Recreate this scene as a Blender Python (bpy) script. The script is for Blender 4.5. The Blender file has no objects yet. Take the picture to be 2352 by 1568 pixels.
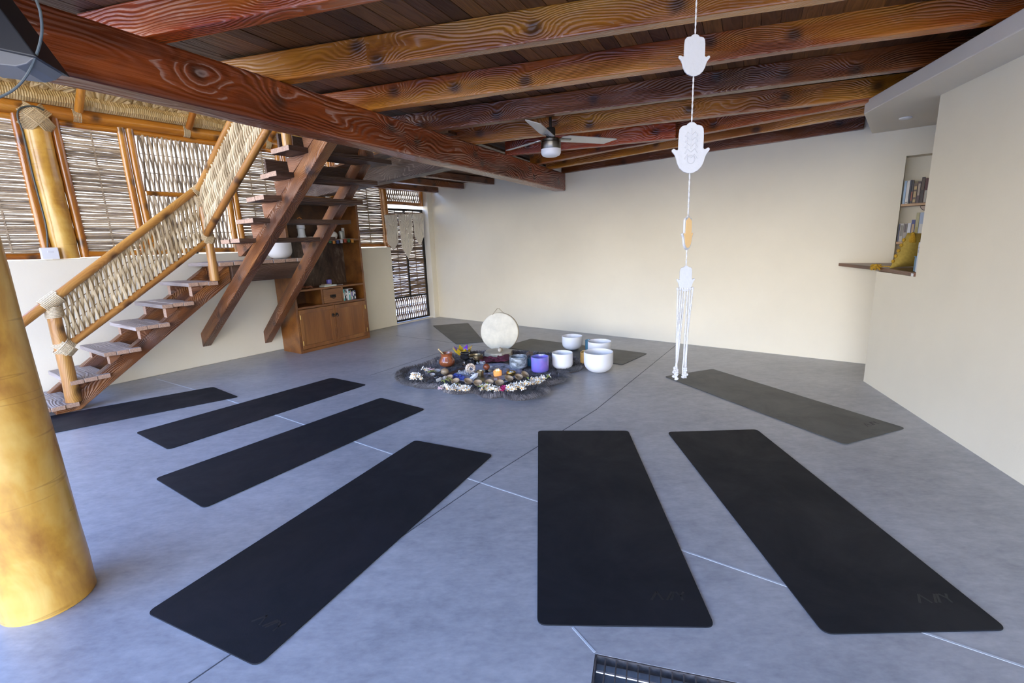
import bpy, math, random
from mathutils import Vector, Matrix, noise
random.seed(7)
PI = math.pi
V = Vector
SC = bpy.context.scene
COL = SC.collection

# ------------------------------------------------------------------ camera
CH = 1.397
FPX = 1081.42
pitch, roll = math.radians(11.849), math.radians(-2.122)
_f = V((0, math.cos(pitch), -math.sin(pitch)))
_x = V((1, 0, 0)); _u = _x.cross(_f)
CX = math.cos(roll)*_x + math.sin(roll)*_u
CU = -math.sin(roll)*_x + math.cos(roll)*_u
CF = _f
CAM = V((0, 0, CH))
cd = bpy.data.cameras.new('camera')
cam = bpy.data.objects.new('camera', cd); COL.objects.link(cam)
cd.sensor_width = 36; cd.lens = FPX/2352*36
cd.clip_start = 0.02; cd.clip_end = 200
cam.matrix_world = Matrix(((CX.x, CU.x, -CF.x, CAM.x), (CX.y, CU.y, -CF.y, CAM.y), (CX.z, CU.z, -CF.z, CAM.z), (0, 0, 0, 1)))
SC.camera = cam

# ------------------------------------------------------------------ world, sun, exposure
vs = SC.view_settings
vs.view_transform = 'Standard'; vs.look = 'None'; vs.gamma = 1; vs.use_curve_mapping = False
vs.exposure = 0.78
W = bpy.data.worlds.new('world'); SC.world = W; W.use_nodes = True
nt = W.node_tree; nt.nodes.clear()
wo = nt.nodes.new('ShaderNodeOutputWorld'); bg = nt.nodes.new('ShaderNodeBackground')
tc = nt.nodes.new('ShaderNodeTexCoord'); sp = nt.nodes.new('ShaderNodeSeparateXYZ'); cr = nt.nodes.new('ShaderNodeValToRGB')
nt.links.new(tc.outputs['Generated'], sp.inputs[0]); nt.links.new(sp.outputs['Z'], cr.inputs[0])
vd = nt.nodes.new('ShaderNodeVectorMath'); vd.operation = 'DOT_PRODUCT'; vd.inputs[1].default_value = (-.25, -.95, .15)
nt.links.new(tc.outputs['Generated'], vd.inputs[0])
mr = nt.nodes.new('ShaderNodeMapRange'); mr.inputs[1].default_value = -.45; mr.inputs[2].default_value = .9; mr.inputs[3].default_value = 1.6; mr.inputs[4].default_value = 7.4
nt.links.new(vd.outputs['Value'], mr.inputs[0]); nt.links.new(mr.outputs[0], bg.inputs[1])
nt.links.new(cr.outputs[0], bg.inputs[0]); nt.links.new(bg.outputs[0], wo.inputs[0])
e = cr.color_ramp.elements
e[0].position = 0.0; e[0].color = (0.98, 0.93, 0.85, 1)
e[1].position = 0.75; e[1].color = (0.14, 0.32, 1.0, 1)
q = e.new(0.12); q.color = (0.98, 0.95, 0.92, 1)
q = e.new(0.3); q.color = (0.36, 0.60, 1.15, 1)
sd = bpy.data.lights.new('sun', 'SUN'); sd.energy = 6.0; sd.angle = math.radians(1); sd.color = (1, 0.93, 0.82)
sun = bpy.data.objects.new('sun', sd); COL.objects.link(sun)
sun.rotation_euler = V((0.62, 0.5, 1.0)).to_track_quat('Z', 'Y').to_euler()

# ------------------------------------------------------------------ frames of reference (metres)
def ray(u, v): return CX*((u-1176)/FPX) + CU*((784-v)/FPX) + CF
def G(u, v, z=0.0):                      # point of the horizontal plane z seen in that direction
    d = ray(u, v); return CAM + d*((z-CH)/d.z)
WA = V((-4.466, 5.123, 0)); WT = V((0.583, 0.812, 0)).normalized(); WN = V((WT.y, -WT.x, 0))
def S(s, d, z=0.0): return WA + WT*s + WN*d + V((0, 0, z))      # left wall frame: along, out, up
BA = V((-1.374, 9.268, 0)); BT = V((3.74+1.374, 4.831-9.268, 0)).normalized(); BN = V((-BT.y, BT.x, 0))*-1
def B(s, d, z=0.0): return BA + BT*s + BN*d + V((0, 0, z))      # back wall frame (d into room)

# ------------------------------------------------------------------ mesh helper
class MB:
    def __init__(s): s.v = []; s.f = []; s.m = []; s.c = []
    def add(s, vs, fs, mi=0, c=None):
        o = len(s.v); s.v += [V(p) for p in vs]
        s.f += [[i+o for i in f] for f in fs]; s.m += [mi]*len(fs)
        s.c += [c if c is not None else 0.5]*len(fs)
    def hexa(s, p, mi=0, c=None):      # 8 points: bottom 4, top 4
        s.add(p, [(3,2,1,0),(4,5,6,7),(0,1,5,4),(1,2,6,5),(2,3,7,6),(3,0,4,7)], mi, c)
    def box(s, c, sx, sy, sz, ax=None, ay=None, az=None, mi=0, col=None):
        ax = ax or V((1,0,0)); ay = ay or V((0,1,0)); az = az or V((0,0,1)); c = V(c)
        X, Y, Z = ax*(sx/2), ay*(sy/2), az*(sz/2)
        s.hexa([c-X-Y-Z, c+X-Y-Z, c+X+Y-Z, c-X+Y-Z, c-X-Y+Z, c+X-Y+Z, c+X+Y+Z, c-X+Y+Z], mi, col)
    def prism(s, pts, ext, mi=0, col=None):
        n = len(pts); ext = V(ext); p = [V(a) for a in pts]
        s.add(p+[a+ext for a in p], [list(range(n))[::-1], list(range(n, 2*n))]+[(i, (i+1) % n, n+(i+1) % n, n+i) for i in range(n)], mi, col)
    def tube(s, pts, r, n=8, mi=0, closed=False, cap=True, col=None):
        pts = [V(p) for p in pts]; m = len(pts)
        if not hasattr(r, '__len__'): r = [r]*m
        t = (pts[1]-pts[0]).normalized(); a = t.orthogonal().normalized(); vs = []
        for i in range(m):
            if closed: t2 = (pts[(i+1) % m]-pts[i-1]).normalized()
            else: t2 = (pts[min(i+1, m-1)]-pts[max(i-1, 0)]).normalized()
            a = (a - t2*a.dot(t2)).normalized(); b = t2.cross(a)
            for k in range(n):
                w = 2*PI*k/n; vs.append(pts[i] + (a*math.cos(w)+b*math.sin(w))*r[i])
        fs = []
        for i in range(m if closed else m-1):
            j = (i+1) % m
            for k in range(n):
                k2 = (k+1) % n; fs.append((i*n+k, i*n+k2, j*n+k2, j*n+k))
        if cap and not closed: fs += [list(range(n))[::-1], list(range((m-1)*n, m*n))]
        s.add(vs, fs, mi, col)
    def lathe(s, prof, c=(0,0,0), n=32, mi=0, az=None, sx=1.0, col=None):
        c = V(c); az = (az or V((0,0,1))).normalized()
        a = V((1,0,0)) if abs(az.z) > .999 else az.orthogonal().normalized(); b = az.cross(a); vs = []
        for (r, z) in prof:
            for k in range(n):
                w = 2*PI*k/n; vs.append(c + a*(r*math.cos(w)*sx) + b*(r*math.sin(w)) + az*z)
        fs = []
        for i in range(len(prof)-1):
            for k in range(n):
                k2 = (k+1) % n; fs.append((i*n+k, i*n+k2, (i+1)*n+k2, (i+1)*n+k))
        if prof[0][0] > 1e-5: fs.append(list(range(n))[::-1])
        if prof[-1][0] > 1e-5: fs.append(list(range((len(prof)-1)*n, len(prof)*n)))
        s.add(vs, fs, mi, col)
    def ball(s, c, r, n=12, mi=0, sc=(1,1,1), col=None):
        c = V(c); pr = []; m = max(6, n//2+2); vs = []
        for i in range(m+1):
            p = PI*i/m
            for k in range(n):
                w = 2*PI*k/n; vs.append(c+V((r*math.sin(p)*math.cos(w)*sc[0], r*math.sin(p)*math.sin(w)*sc[1], -r*math.cos(p)*sc[2])))
        fs = [(i*n+k, i*n+(k+1) % n, (i+1)*n+(k+1) % n, (i+1)*n+k) for i in range(m) for k in range(n)]
        s.add(vs, fs, mi, col)
    def build(s, name, mat, parent=None, axis=None, up=None, origin=None, smooth=False, bevel=0, **props):
        o = V(origin) if origin is not None else (V(parent['loc0']) if parent and 'loc0' in parent else sum(s.v, V())/len(s.v))
        R = Matrix.Identity(3)
        if axis is not None:
            X = V(axis).normalized(); Z = V(up) if up is not None else V((0,0,1))
            if abs(X.dot(Z.normalized())) > .99: Z = V((0,1,0))
            Y = Z.cross(X).normalized(); Z = X.cross(Y)
            R = Matrix((X, Y, Z)).transposed()
            if origin is None: o = sum(s.v, V())/len(s.v)
        Ri = R.transposed()
        me = bpy.data.meshes.new(name)
        me.from_pydata([tuple(Ri @ (p-o)) for p in s.v], [], s.f)
        for m in (mat if isinstance(mat, (list, tuple)) else [mat]): me.materials.append(m)
        me.polygons.foreach_set('material_index', s.m)
        at = me.attributes.new('tone', 'FLOAT', 'FACE'); at.data.foreach_set('value', s.c)
        if smooth:
            me.polygons.foreach_set('use_smooth', [True]*len(s.f))
        me.validate(); me.update()
        if smooth:
            try: me.set_sharp_from_angle(angle=math.radians(40))
            except Exception: pass
        ob = bpy.data.objects.new(name, me); COL.objects.link(ob)
        M = Matrix.Translation(o) @ R.to_4x4()
        if parent:
            ob.parent = parent
            pl = V(parent['loc0']) if 'loc0' in parent else parent.location
            if 'rot0' in parent:
                P = Matrix.Translation(pl) @ Matrix([parent['rot0'][i*3:i*3+3] for i in range(3)]).to_4x4()
                M = P.inverted() @ M
            else: M = Matrix.Translation(-pl) @ M
        ob.matrix_basis = M
        if bevel:
            b = ob.modifiers.new('bevel', 'BEVEL'); b.width = bevel; b.segments = 2; b.limit_method = 'ANGLE'; b.angle_limit = math.radians(50)
        _LOC[ob.name] = (o, R)
        for k, vv in props.items(): ob[k] = vv
        return ob
_LOC = {}
class Par:   # parent wrapper giving world origin to parts
    pass
def child(mb, name, mat, parent, **kw):
    """part of a mesh parent (or Empty): keeps world placement"""
    ob = mb.build(name, mat, None, **kw)
    wm = Matrix(ob.matrix_basis)
    ob.parent = parent
    o, R = _LOC.get(parent.name, (parent.location.copy(), Matrix.Identity(3)))
    if parent.parent:
        pass
    P = Matrix.Translation(o) @ R.to_4x4()
    ob.matrix_basis = P.inverted() @ wm
    return ob
def tag(o, label=None, cat=None, group=None, kind=None):
    if label: o['label'] = label
    if cat: o['category'] = cat
    if group: o['group'] = group
    if kind: o['kind'] = kind
    return o
def thing(name, loc, label, cat, group=None):
    o = bpy.data.objects.new(name, None); COL.objects.link(o); o.location = V(loc); o.empty_display_size = .05
    _LOC[o.name] = (V(loc), Matrix.Identity(3))
    return tag(o, label, cat, group)
def struct(mb, name, mat, **kw):
    o = mb.build(name, mat, **kw); o['kind'] = 'structure'; return o
def copy_tree(o, parent=None):
    c = o.copy(); COL.objects.link(c); c.parent = parent
    for ch in list(o.children): copy_tree(ch, c)
    return c

# ------------------------------------------------------------------ materials
def newmat(name):
    m = bpy.data.materials.new(name); m.use_nodes = True
    t = m.node_tree; b = t.nodes['Principled BSDF']; return m, t, b
def N(t, k, **kw):
    n = t.nodes.new(k)
    for a, v in kw.items(): setattr(n, a, v)
    return n
def math_(t, op, a, b=None, c=None):
    n = N(t, 'ShaderNodeMath', operation=op)
    for i, x in enumerate((a, b, c)):
        if x is None: continue
        if isinstance(x, (int, float)): n.inputs[i].default_value = x
        else: t.links.new(x, n.inputs[i])
    return n.outputs[0]
def ramp(t, fac, stops):
    r = N(t, 'ShaderNodeValToRGB'); t.links.new(fac, r.inputs[0]); e = r.color_ramp.elements
    while len(e) > 1: e.remove(e[-1])
    e[0].position = stops[0][0]; e[0].color = (*stops[0][1], 1)
    for p, c in stops[1:]:
        x = e.new(p); x.color = (*c, 1)
    return r.outputs[0]
def bump(t, b, h, strength=.3, dist=.01):
    n = N(t, 'ShaderNodeBump'); n.inputs['Strength'].default_value = strength; n.inputs['Distance'].default_value = dist
    t.links.new(h, n.inputs['Height']); t.links.new(n.outputs[0], b.inputs['Normal'])
def noise_(t, vec, scale, detail=4, rough=.5, dist=0):
    n = N(t, 'ShaderNodeTexNoise'); n.inputs['Scale'].default_value = scale; n.inputs['Detail'].default_value = detail
    n.inputs['Roughness'].default_value = rough; n.inputs['Distortion'].default_value = dist
    if vec is not None: t.links.new(vec, n.inputs['Vector'])
    return n.outputs[0]
def mapping(t, out, scale, loc=(0,0,0)):
    m = N(t, 'ShaderNodeMapping'); m.inputs['Scale'].default_value = scale; m.inputs['Location'].default_value = loc
    t.links.new(out, m.inputs[0]); return m.outputs[0]
def simple(name, col, rough=.5, metal=0, spec=None, bumps=None, trans=0, emit=None, coat=0, var=0, ior=None, alpha=1, sheen=0):
    m, t, b = newmat(name)
    b.inputs['Base Color'].default_value = (*col, 1); b.inputs['Roughness'].default_value = rough; b.inputs['Metallic'].default_value = metal
    if spec is not None: b.inputs['Specular IOR Level'].default_value = spec
    if trans: b.inputs['Transmission Weight'].default_value = trans
    if coat: b.inputs['Coat Weight'].default_value = coat; b.inputs['Coat Roughness'].default_value = .1
    if ior: b.inputs['IOR'].default_value = ior
    if emit: b.inputs['Emission Color'].default_value = (*emit[0], 1); b.inputs['Emission Strength'].default_value = emit[1]
    if sheen: b.inputs['Sheen Weight'].default_value = sheen
    tc = N(t, 'ShaderNodeTexCoord').outputs['Object']
    if var:
        n = noise_(t, tc, bumps[0] if bumps else 30, 3)
        t.links.new(ramp(t, n, [(.3, tuple(c*(1-var) for c in col)), (.7, tuple(min(1, c*(1+var)) for c in col))]), b.inputs['Base Color'])
    if bumps: bump(t, b, noise_(t, tc, bumps[0], 4), bumps[1], .005)
    return m
def wood(name, dark, mid, light, rough=.35, freq=55, stretch=.9, cross=3.2, bst=.5, seed=0, coat=.3, wisp=(.75, .6, .5), knots=True, line=.35, space=.016, warp=.42, wm=.22):
    m, t, b = newmat(name)
    tc = N(t, 'ShaderNodeTexCoord').outputs['Object']
    oi = N(t, 'ShaderNodeObjectInfo').outputs['Random']
    sh = N(t, 'ShaderNodeCombineXYZ'); t.links.new(math_(t, 'MULTIPLY', oi, 37.0), sh.inputs[0]); t.links.new(math_(t, 'MULTIPLY', oi, 11.0), sh.inputs[1])
    va = N(t, 'ShaderNodeVectorMath', operation='ADD'); t.links.new(tc, va.inputs[0]); t.links.new(sh.outputs[0], va.inputs[1])
    p = va.outputs[0]
    big = noise_(t, mapping(t, p, (stretch, cross, cross), (seed*3.1, seed, 0)), 1.0, 2, .5, .3)
    s = N(t, 'ShaderNodeSeparateXYZ'); t.links.new(tc, s.inputs[0])
    fine2 = noise_(t, mapping(t, p, (2.5, 14, 14), (7, 1, 3)), 1.0, 2, .5)
    f = math_(t, 'ADD', math_(t, 'MULTIPLY', big, warp), math_(t, 'ADD', math_(t, 'MULTIPLY', fine2, warp*.035), math_(t, 'ADD', s.outputs['Z'], math_(t, 'MULTIPLY', s.outputs['Y'], .8))))
    if knots:
        vo = N(t, 'ShaderNodeTexVoronoi', voronoi_dimensions='1D'); vo.inputs['Scale'].default_value = 1.0
        xw = N(t, 'ShaderNodeSeparateXYZ'); t.links.new(p, xw.inputs[0]); t.links.new(math_(t, 'MULTIPLY', xw.outputs['X'], 1.5), vo.inputs['W'])
        kc = N(t, 'ShaderNodeSeparateXYZ'); t.links.new(vo.outputs['Color'], kc.inputs[0])
        dz = math_(t, 'SUBTRACT', s.outputs['Z'], math_(t, 'MULTIPLY', math_(t, 'SUBTRACT', kc.outputs['X'], .5), .10))
        kr = math_(t, 'SQRT', math_(t, 'ADD', math_(t, 'POWER', math_(t, 'MULTIPLY', vo.outputs['Distance'], .55), 2.0), math_(t, 'MULTIPLY', dz, dz)))
        kr = math_(t, 'ADD', kr, math_(t, 'MULTIPLY', math_(t, 'SUBTRACT', noise_(t, p, 22, 3), .5), .022))
        bulge = math_(t, 'MULTIPLY', math_(t, 'EXPONENT', math_(t, 'MULTIPLY', math_(t, 'MULTIPLY', kr, kr), -90.0)), .085)
        f = math_(t, 'ADD', f, bulge)
    patch = N(t, 'ShaderNodeMapRange'); patch.inputs[1].default_value = .36; patch.inputs[2].default_value = .62; patch.inputs[3].default_value = .12
    t.links.new(noise_(t, mapping(t, p, (1.6, 9, 9), (2, 8, 5)), 1.0, 3, .55), patch.inputs[0]); patch = patch.outputs[0]
    ring = math_(t, 'SINE', math_(t, 'MULTIPLY', f, 2*PI/space))
    ring01 = math_(t, 'MULTIPLY_ADD', ring, .5, .5)
    fine = noise_(t, mapping(t, p, (3, 90, 90)), 1.0, 3, .6)
    tone = noise_(t, mapping(t, p, (.7, 6, 6), (9, seed, 4)), 1.0, 3, .5)
    base = ramp(t, tone, [(.32, dark), (.5, mid), (.68, light)])
    mx = N(t, 'ShaderNodeMix', data_type='RGBA', blend_type='MULTIPLY')
    t.links.new(math_(t, 'MULTIPLY', math_(t, 'MULTIPLY', ring01, line), patch), mx.inputs[0]); t.links.new(base, mx.inputs[6]); mx.inputs[7].default_value = (.36, .17, .08, 1)
    mx2 = N(t, 'ShaderNodeMix', data_type='RGBA', blend_type='MULTIPLY')
    t.links.new(math_(t, 'MULTIPLY', fine, .5), mx2.inputs[0]); t.links.new(mx.outputs[2], mx2.inputs[6]); mx2.inputs[7].default_value = (.62, .46, .34, 1)
    out = mx2.outputs[2]
    if knots:
        k = ramp(t, kr, [(.016, (1, 1, 1)), (.052, (0, 0, 0))])
        mk = N(t, 'ShaderNodeMix', data_type='RGBA'); t.links.new(math_(t, 'MULTIPLY', k, .8), mk.inputs[0]); t.links.new(out, mk.inputs[6]); mk.inputs[7].default_value = (.035, .014, .008, 1)
        out = mk.outputs[2]
    # pale thin lines along patches of the grain rings
    wl = math_(t, 'MULTIPLY', math_(t, 'POWER', math_(t, 'SUBTRACT', 1.0, ring01), 10.0), math_(t, 'GREATER_THAN', noise_(t, mapping(t, p, (2, 6, 6), (3, 3, 3)), 1.0, 3), .52))
    mw = N(t, 'ShaderNodeMix', data_type='RGBA'); t.links.new(math_(t, 'MULTIPLY', wl, wm), mw.inputs[0]); t.links.new(out, mw.inputs[6]); mw.inputs[7].default_value = (*wisp, 1)
    t.links.new(mw.outputs[2], b.inputs['Base Color'])
    h = math_(t, 'ADD', math_(t, 'MULTIPLY', math_(t, 'MULTIPLY', ring01, patch), .8), math_(t, 'MULTIPLY', fine, .45))
    bump(t, b, h, bst, .009)
    b.inputs['Roughness'].default_value = rough; b.inputs['Coat Weight'].default_value = coat; b.inputs['Coat Roughness'].default_value = .13
    return m
def dk(c, k): return tuple(x*k for x in c)

def m_floor():
    m, t, b = newmat('polished_concrete')
    tc = N(t, 'ShaderNodeTexCoord').outputs['Object']
    n1 = noise_(t, mapping(t, tc, (1.0, 1.3, 1)), 1.1, 4, .55)
    n2 = noise_(t, mapping(t, tc, (9, 15, 1), (3, 1, 0)), 1.0, 5, .62)
    n3 = noise_(t, mapping(t, tc, (26, 55, 1)), 1.0, 3, .6)
    n4 = noise_(t, mapping(t, tc, (.5, .5, 1), (5, 5, 0)), 1.0, 2, .5)
    f = math_(t, 'ADD', math_(t, 'MULTIPLY', n1, .40), math_(t, 'ADD', math_(t, 'MULTIPLY', n2, .38), math_(t, 'MULTIPLY', n3, .22)))
    r = N(t, 'ShaderNodeMapRange'); r.inputs[1].default_value = .30; r.inputs[2].default_value = .70; t.links.new(f, r.inputs[0])
    mx = N(t, 'ShaderNodeMix', data_type='RGBA'); t.links.new(r.outputs[0], mx.inputs[0]); mx.inputs[6].default_value = (.20, .205, .222, 1); mx.inputs[7].default_value = (.48, .475, .475, 1)
    t.links.new(mx.outputs[2], b.inputs['Base Color'])
    t.links.new(math_(t, 'MULTIPLY_ADD', n4, .12, .27), b.inputs['Roughness'])
    bump(t, b, n2, .05, .004)
    b.inputs['Specular IOR Level'].default_value = .6
    return m
def m_plaster(name, col, bs=.15):
    m, t, b = newmat(name)
    tc = N(t, 'ShaderNodeTexCoord').outputs['Object']
    n1 = noise_(t, tc, .9, 5, .6); n2 = noise_(t, tc, 60, 4, .6)
    t.links.new(ramp(t, n1, [(.3, dk(col, .95)), (.7, dk(col, 1.04))]), b.inputs['Base Color'])
    b.inputs['Roughness'].default_value = .75
    bump(t, b, math_(t, 'ADD', n2, math_(t, 'MULTIPLY', n1, 2.0)), bs, .004)
    return m
def m_planks():
    m, t, b = newmat('ceiling_planks')
    tc = N(t, 'ShaderNodeTexCoord').outputs['Object']
    at = N(t, 'ShaderNodeAttribute'); at.attribute_name = 'tone'
    s = N(t, 'ShaderNodeCombineXYZ'); t.links.new(math_(t, 'MULTIPLY', at.outputs['Fac'], 50.0), s.inputs[0])
    va = N(t, 'ShaderNodeVectorMath', operation='ADD'); t.links.new(tc, va.inputs[0]); t.links.new(s.outputs[0], va.inputs[1])
    g = noise_(t, mapping(t, va.outputs[0], (.9, 9, 9)), 1.0, 3, .55, .5)
    ring = math_(t, 'MULTIPLY_ADD', math_(t, 'SINE', math_(t, 'MULTIPLY', g, 70.0)), .5, .5)
    base = ramp(t, at.outputs['Fac'], [(0, (.065, .026, .010)), (.35, (.125, .052, .019)), (.7, (.19, .080, .026)), (1, (.26, .105, .025))])
    mx = N(t, 'ShaderNodeMix', data_type='RGBA', blend_type='MULTIPLY'); t.links.new(math_(t, 'MULTIPLY', ring, .5), mx.inputs[0])
    t.links.new(base, mx.inputs[6]); mx.inputs[7].default_value = (.4, .33, .3, 1)
    t.links.new(mx.outputs[2], b.inputs['Base Color']); b.inputs['Roughness'].default_value = .42
    bump(t, b, ring, .3, .004)
    return m
def m_mat():
    m, t, b = newmat('black_rubber')
    tc = N(t, 'ShaderNodeTexCoord').outputs['Object']
    n1 = noise_(t, tc, 2.2, 5, .65, .4); n2 = noise_(t, tc, 220, 2)
    t.links.new(ramp(t, n1, [(.35, (.0055, .0068, .0095)), (.65, (.010, .012, .017))]), b.inputs['Base Color'])
    t.links.new(ramp(t, n1, [(.35, (.72, .72, .72)), (.65, (.56, .56, .56))]), b.inputs['Roughness'])
    bump(t, b, n2, .15, .002); b.inputs['Specular IOR Level'].default_value = .3
    return m
def m_sheen_mat():  # black mats whose glossy reflection is painted into a greyer base colour
    m, t, b = newmat('rubber_painted_sheen')
    tc = N(t, 'ShaderNodeTexCoord').outputs['Object']
    n1 = noise_(t, tc, 3.0, 6, .7, .5); n2 = noise_(t, tc, 220, 2)
    t.links.new(ramp(t, n1, [(.35, (.045, .046, .042)), (.62, (.090, .090, .080))]), b.inputs['Base Color'])
    b.inputs['Roughness'].default_value = .5
    bump(t, b, n2, .15, .002)
    return m
def m_bamboo():
    m, t, b = newmat('varnished_palm_trunk')
    tc = N(t, 'ShaderNodeTexCoord').outputs['Object']
    n1 = noise_(t, mapping(t, tc, (1.3, 3, 3)), 2.0, 5, .6, .4)
    w = noise_(t, mapping(t, tc, (14, 1.2, 1.2)), 1.0, 2, .5)
    f = math_(t, 'ADD', math_(t, 'MULTIPLY', n1, .85), math_(t, 'MULTIPLY', w, .15))
    base = ramp(t, f, [(.34, (.36, .15, .018)), (.5, (.62, .33, .05)), (.66, (.76, .50, .13))])
    ln = ramp(t, w, [(.615, (1, 1, 1)), (.63, (.5, .38, .25)), (.645, (1, 1, 1))])
    mx = N(t, 'ShaderNodeMix', data_type='RGBA', blend_type='MULTIPLY'); mx.inputs[0].default_value = .55
    t.links.new(base, mx.inputs[6]); t.links.new(ln, mx.inputs[7]); t.links.new(mx.outputs[2], b.inputs['Base Color'])
    b.inputs['Roughness'].default_value = .35; b.inputs['Coat Weight'].default_value = .3
    bump(t, b, w, .15, .004)
    return m
def m_sticks(name, a, b_, c):
    m, t, b = newmat(name)
    tc = N(t, 'ShaderNodeTexCoord').outputs['Object']
    at = N(t, 'ShaderNodeAttribute'); at.attribute_name = 'tone'
    n = noise_(t, tc, 22, 3)
    f = math_(t, 'ADD', math_(t, 'MULTIPLY', at.outputs['Fac'], .65), math_(t, 'MULTIPLY', n, .35))
    t.links.new(ramp(t, f, [(.15, a), (.5, b_), (.85, c)]), b.inputs['Base Color']); b.inputs['Roughness'].default_value = .7
    bump(t, b, noise_(t, tc, 140, 3), .3, .003)
    return m
M = {}
M['floor'] = m_floor()
M['wall'] = m_plaster('wall_plaster', (.80, .735, .58))
M['wallg'] = m_plaster('grey_plaster', (.72, .665, .57))
M['mortar'] = simple('joint_mortar', (.50, .53, .56), .6, bumps=(40, .3))
M['joint'] = simple('dark_floor_joint', (.07, .075, .08), .8)  # dark colour of the thin floor seams
M['beam'] = wood('red_stained_beam', (.12, .024, .005), (.25, .048, .008), (.40, .09, .015), .33, freq=34, stretch=.75, cross=2.6, bst=.8, seed=1, coat=.4, line=.55, space=.026, warp=.75, wm=.3)
M['amber'] = wood('amber_stained_joist', (.30, .080, .008), (.60, .22, .020), (.78, .36, .045), .3, freq=36, bst=.6, seed=2, coat=.5, line=.5, space=.015, warp=.35)
M['red'] = wood('red_stained_joist', (.20, .026, .005), (.48, .070, .009), (.62, .16, .018), .3, freq=34, bst=.6, seed=3, coat=.5, line=.5, space=.02, warp=.6, wm=.3)
M['mixed'] = wood('brown_amber_joist', (.20, .036, .006), (.42, .10, .010), (.68, .26, .022), .32, freq=40, bst=.7, seed=4, coat=.45, line=.5, space=.013, warp=.3)
M['brown'] = wood('brown_stained_joist', (.11, .030, .007), (.20, .056, .011), (.32, .095, .015), .34, freq=40, bst=.7, seed=5, coat=.4, line=.5, space=.013, warp=.35)
M['stair'] = wood('stair_stringer_wood', (.10, .034, .010), (.22, .078, .020), (.42, .17, .040), .42, freq=42, bst=.7, seed=6, coat=.2, line=.5, space=.014, warp=.35)
M['rise'] = wood('stair_block_wood', (.15, .062, .03), (.28, .12, .055), (.40, .19, .09), .5, freq=42, bst=.5, seed=8, coat=.1, line=.45, space=.012, warp=.3)
M['tread'] = wood('weathered_tread_wood', (.30, .255, .225), (.42, .365, .33), (.56, .50, .455), .6, freq=36, bst=.5, seed=7, coat=0, line=.4, knots=False, space=.014, warp=.25, wm=.1)
M['treadu'] = wood('dark_tread_wood', (.05, .026, .016), (.095, .05, .03), (.15, .085, .05), .5, freq=36, bst=.5, seed=9, coat=.1, line=.4, knots=False, space=.014, warp=.25, wm=.1)
M['grey'] = wood('greyed_header_wood', (.06, .042, .034), (.11, .078, .06), (.19, .14, .11), .45, freq=46, bst=.7, seed=10, coat=.15, line=.5, knots=False, space=.018, warp=.5)
M['log'] = wood('honey_varnished_log', (.34, .105, .009), (.54, .205, .017), (.66, .31, .042), .3, freq=16, stretch=.6, cross=6, bst=.12, seed=11, coat=.5, line=.25, wisp=(.6,.4,.2), space=.03, warp=.4, wm=0)
M['rail'] = wood('honey_rail_wood', (.32, .13, .025), (.47, .215, .045), (.62, .34, .085), .35, freq=16, stretch=.7, cross=6, bst=.15, seed=12, coat=.35, line=.3, wisp=(.6,.4,.2), space=.025, warp=.3, wm=0)
M['cab'] = wood('cabinet_pine', (.15, .052, .012), (.235, .088, .018), (.30, .125, .028), .38, freq=14, stretch=1.0, cross=4, bst=.08, seed=13, coat=.3, line=.25, knots=False, space=.03, warp=.3, wm=0)
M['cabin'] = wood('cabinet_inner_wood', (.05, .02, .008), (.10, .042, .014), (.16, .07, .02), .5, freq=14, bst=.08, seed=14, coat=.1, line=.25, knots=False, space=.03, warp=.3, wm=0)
M['sill'] = wood('walnut_shelf', (.08, .028, .012), (.14, .05, .022), (.20, .08, .035), .45, freq=30, bst=.2, seed=15, coat=.2, knots=False, space=.012, warp=.15, wm=0)
M['shelfw'] = wood('light_pine_shelf', (.42, .25, .10), (.5, .30, .13), (.58, .37, .17), .5, freq=20, bst=.1, seed=16, coat=.1, knots=False, space=.02, warp=.2, wm=0)
M['endg'] = simple('sawn_end_grain', (.44, .28, .19), .6, bumps=(90, .3), var=.25)
M['planks'] = m_planks()
M['mat'] = m_mat(); M['matsheen'] = m_sheen_mat()
M['logo'] = simple('embossed_rubber', (.010, .0115, .014), .5)
M['trunk'] = m_bamboo()
M['weave'] = m_sticks('woven_stick_panel', (.19, .14, .085), (.40, .30, .19), (.60, .48, .32))
M['railw'] = m_sticks('peeled_stick_weave', (.34, .245, .13), (.56, .43, .25), (.74, .60, .38))
M['doorw'] = m_sticks('dark_stick_weave', (.12, .075, .04), (.25, .165, .10), (.38, .26, .16))
M['rope'] = simple('jute_rope', (.52, .38, .20), .8, bumps=(150, .6), var=.35)
M['ropep'] = simple('pale_rope', (.64, .52, .34), .8, bumps=(150, .6), var=.3)
M['thatch'] = m_sticks('palm_thatch', (.24, .14, .04), (.55, .38, .15), (.82, .64, .34))
M['iron'] = simple('dark_iron', (.03, .026, .022), .5, metal=.6)
M['whitep'] = simple('white_plastic', (.75, .75, .74), .35)
M['blackp'] = simple('black_plastic', (.02, .022, .026), .5)
M['greyp'] = simple('grey_plastic', (.16, .165, .17), .5)
M['cable'] = simple('grey_cable', (.10, .12, .12), .5)
M['nickel'] = simple('brushed_nickel', (.16, .15, .13), .28, metal=1)
M['blade'] = simple('silver_blade', (.62, .60, .55), .35, metal=.3)
M['opal'] = simple('opal_glass', (.88, .88, .88), .35)
M['plasterw'] = simple('white_gypsum', (.44, .435, .43), .6, bumps=(60, .3))
M['gold'] = simple('gilded_back', (.80, .52, .22), .5)
M['cordw'] = simple('white_cotton_cord', (.50, .485, .465), .8, bumps=(300, .5))
M['macrame'] = simple('cream_cotton', (.80, .73, .60), .85, bumps=(200, .5), var=.15)
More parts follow.
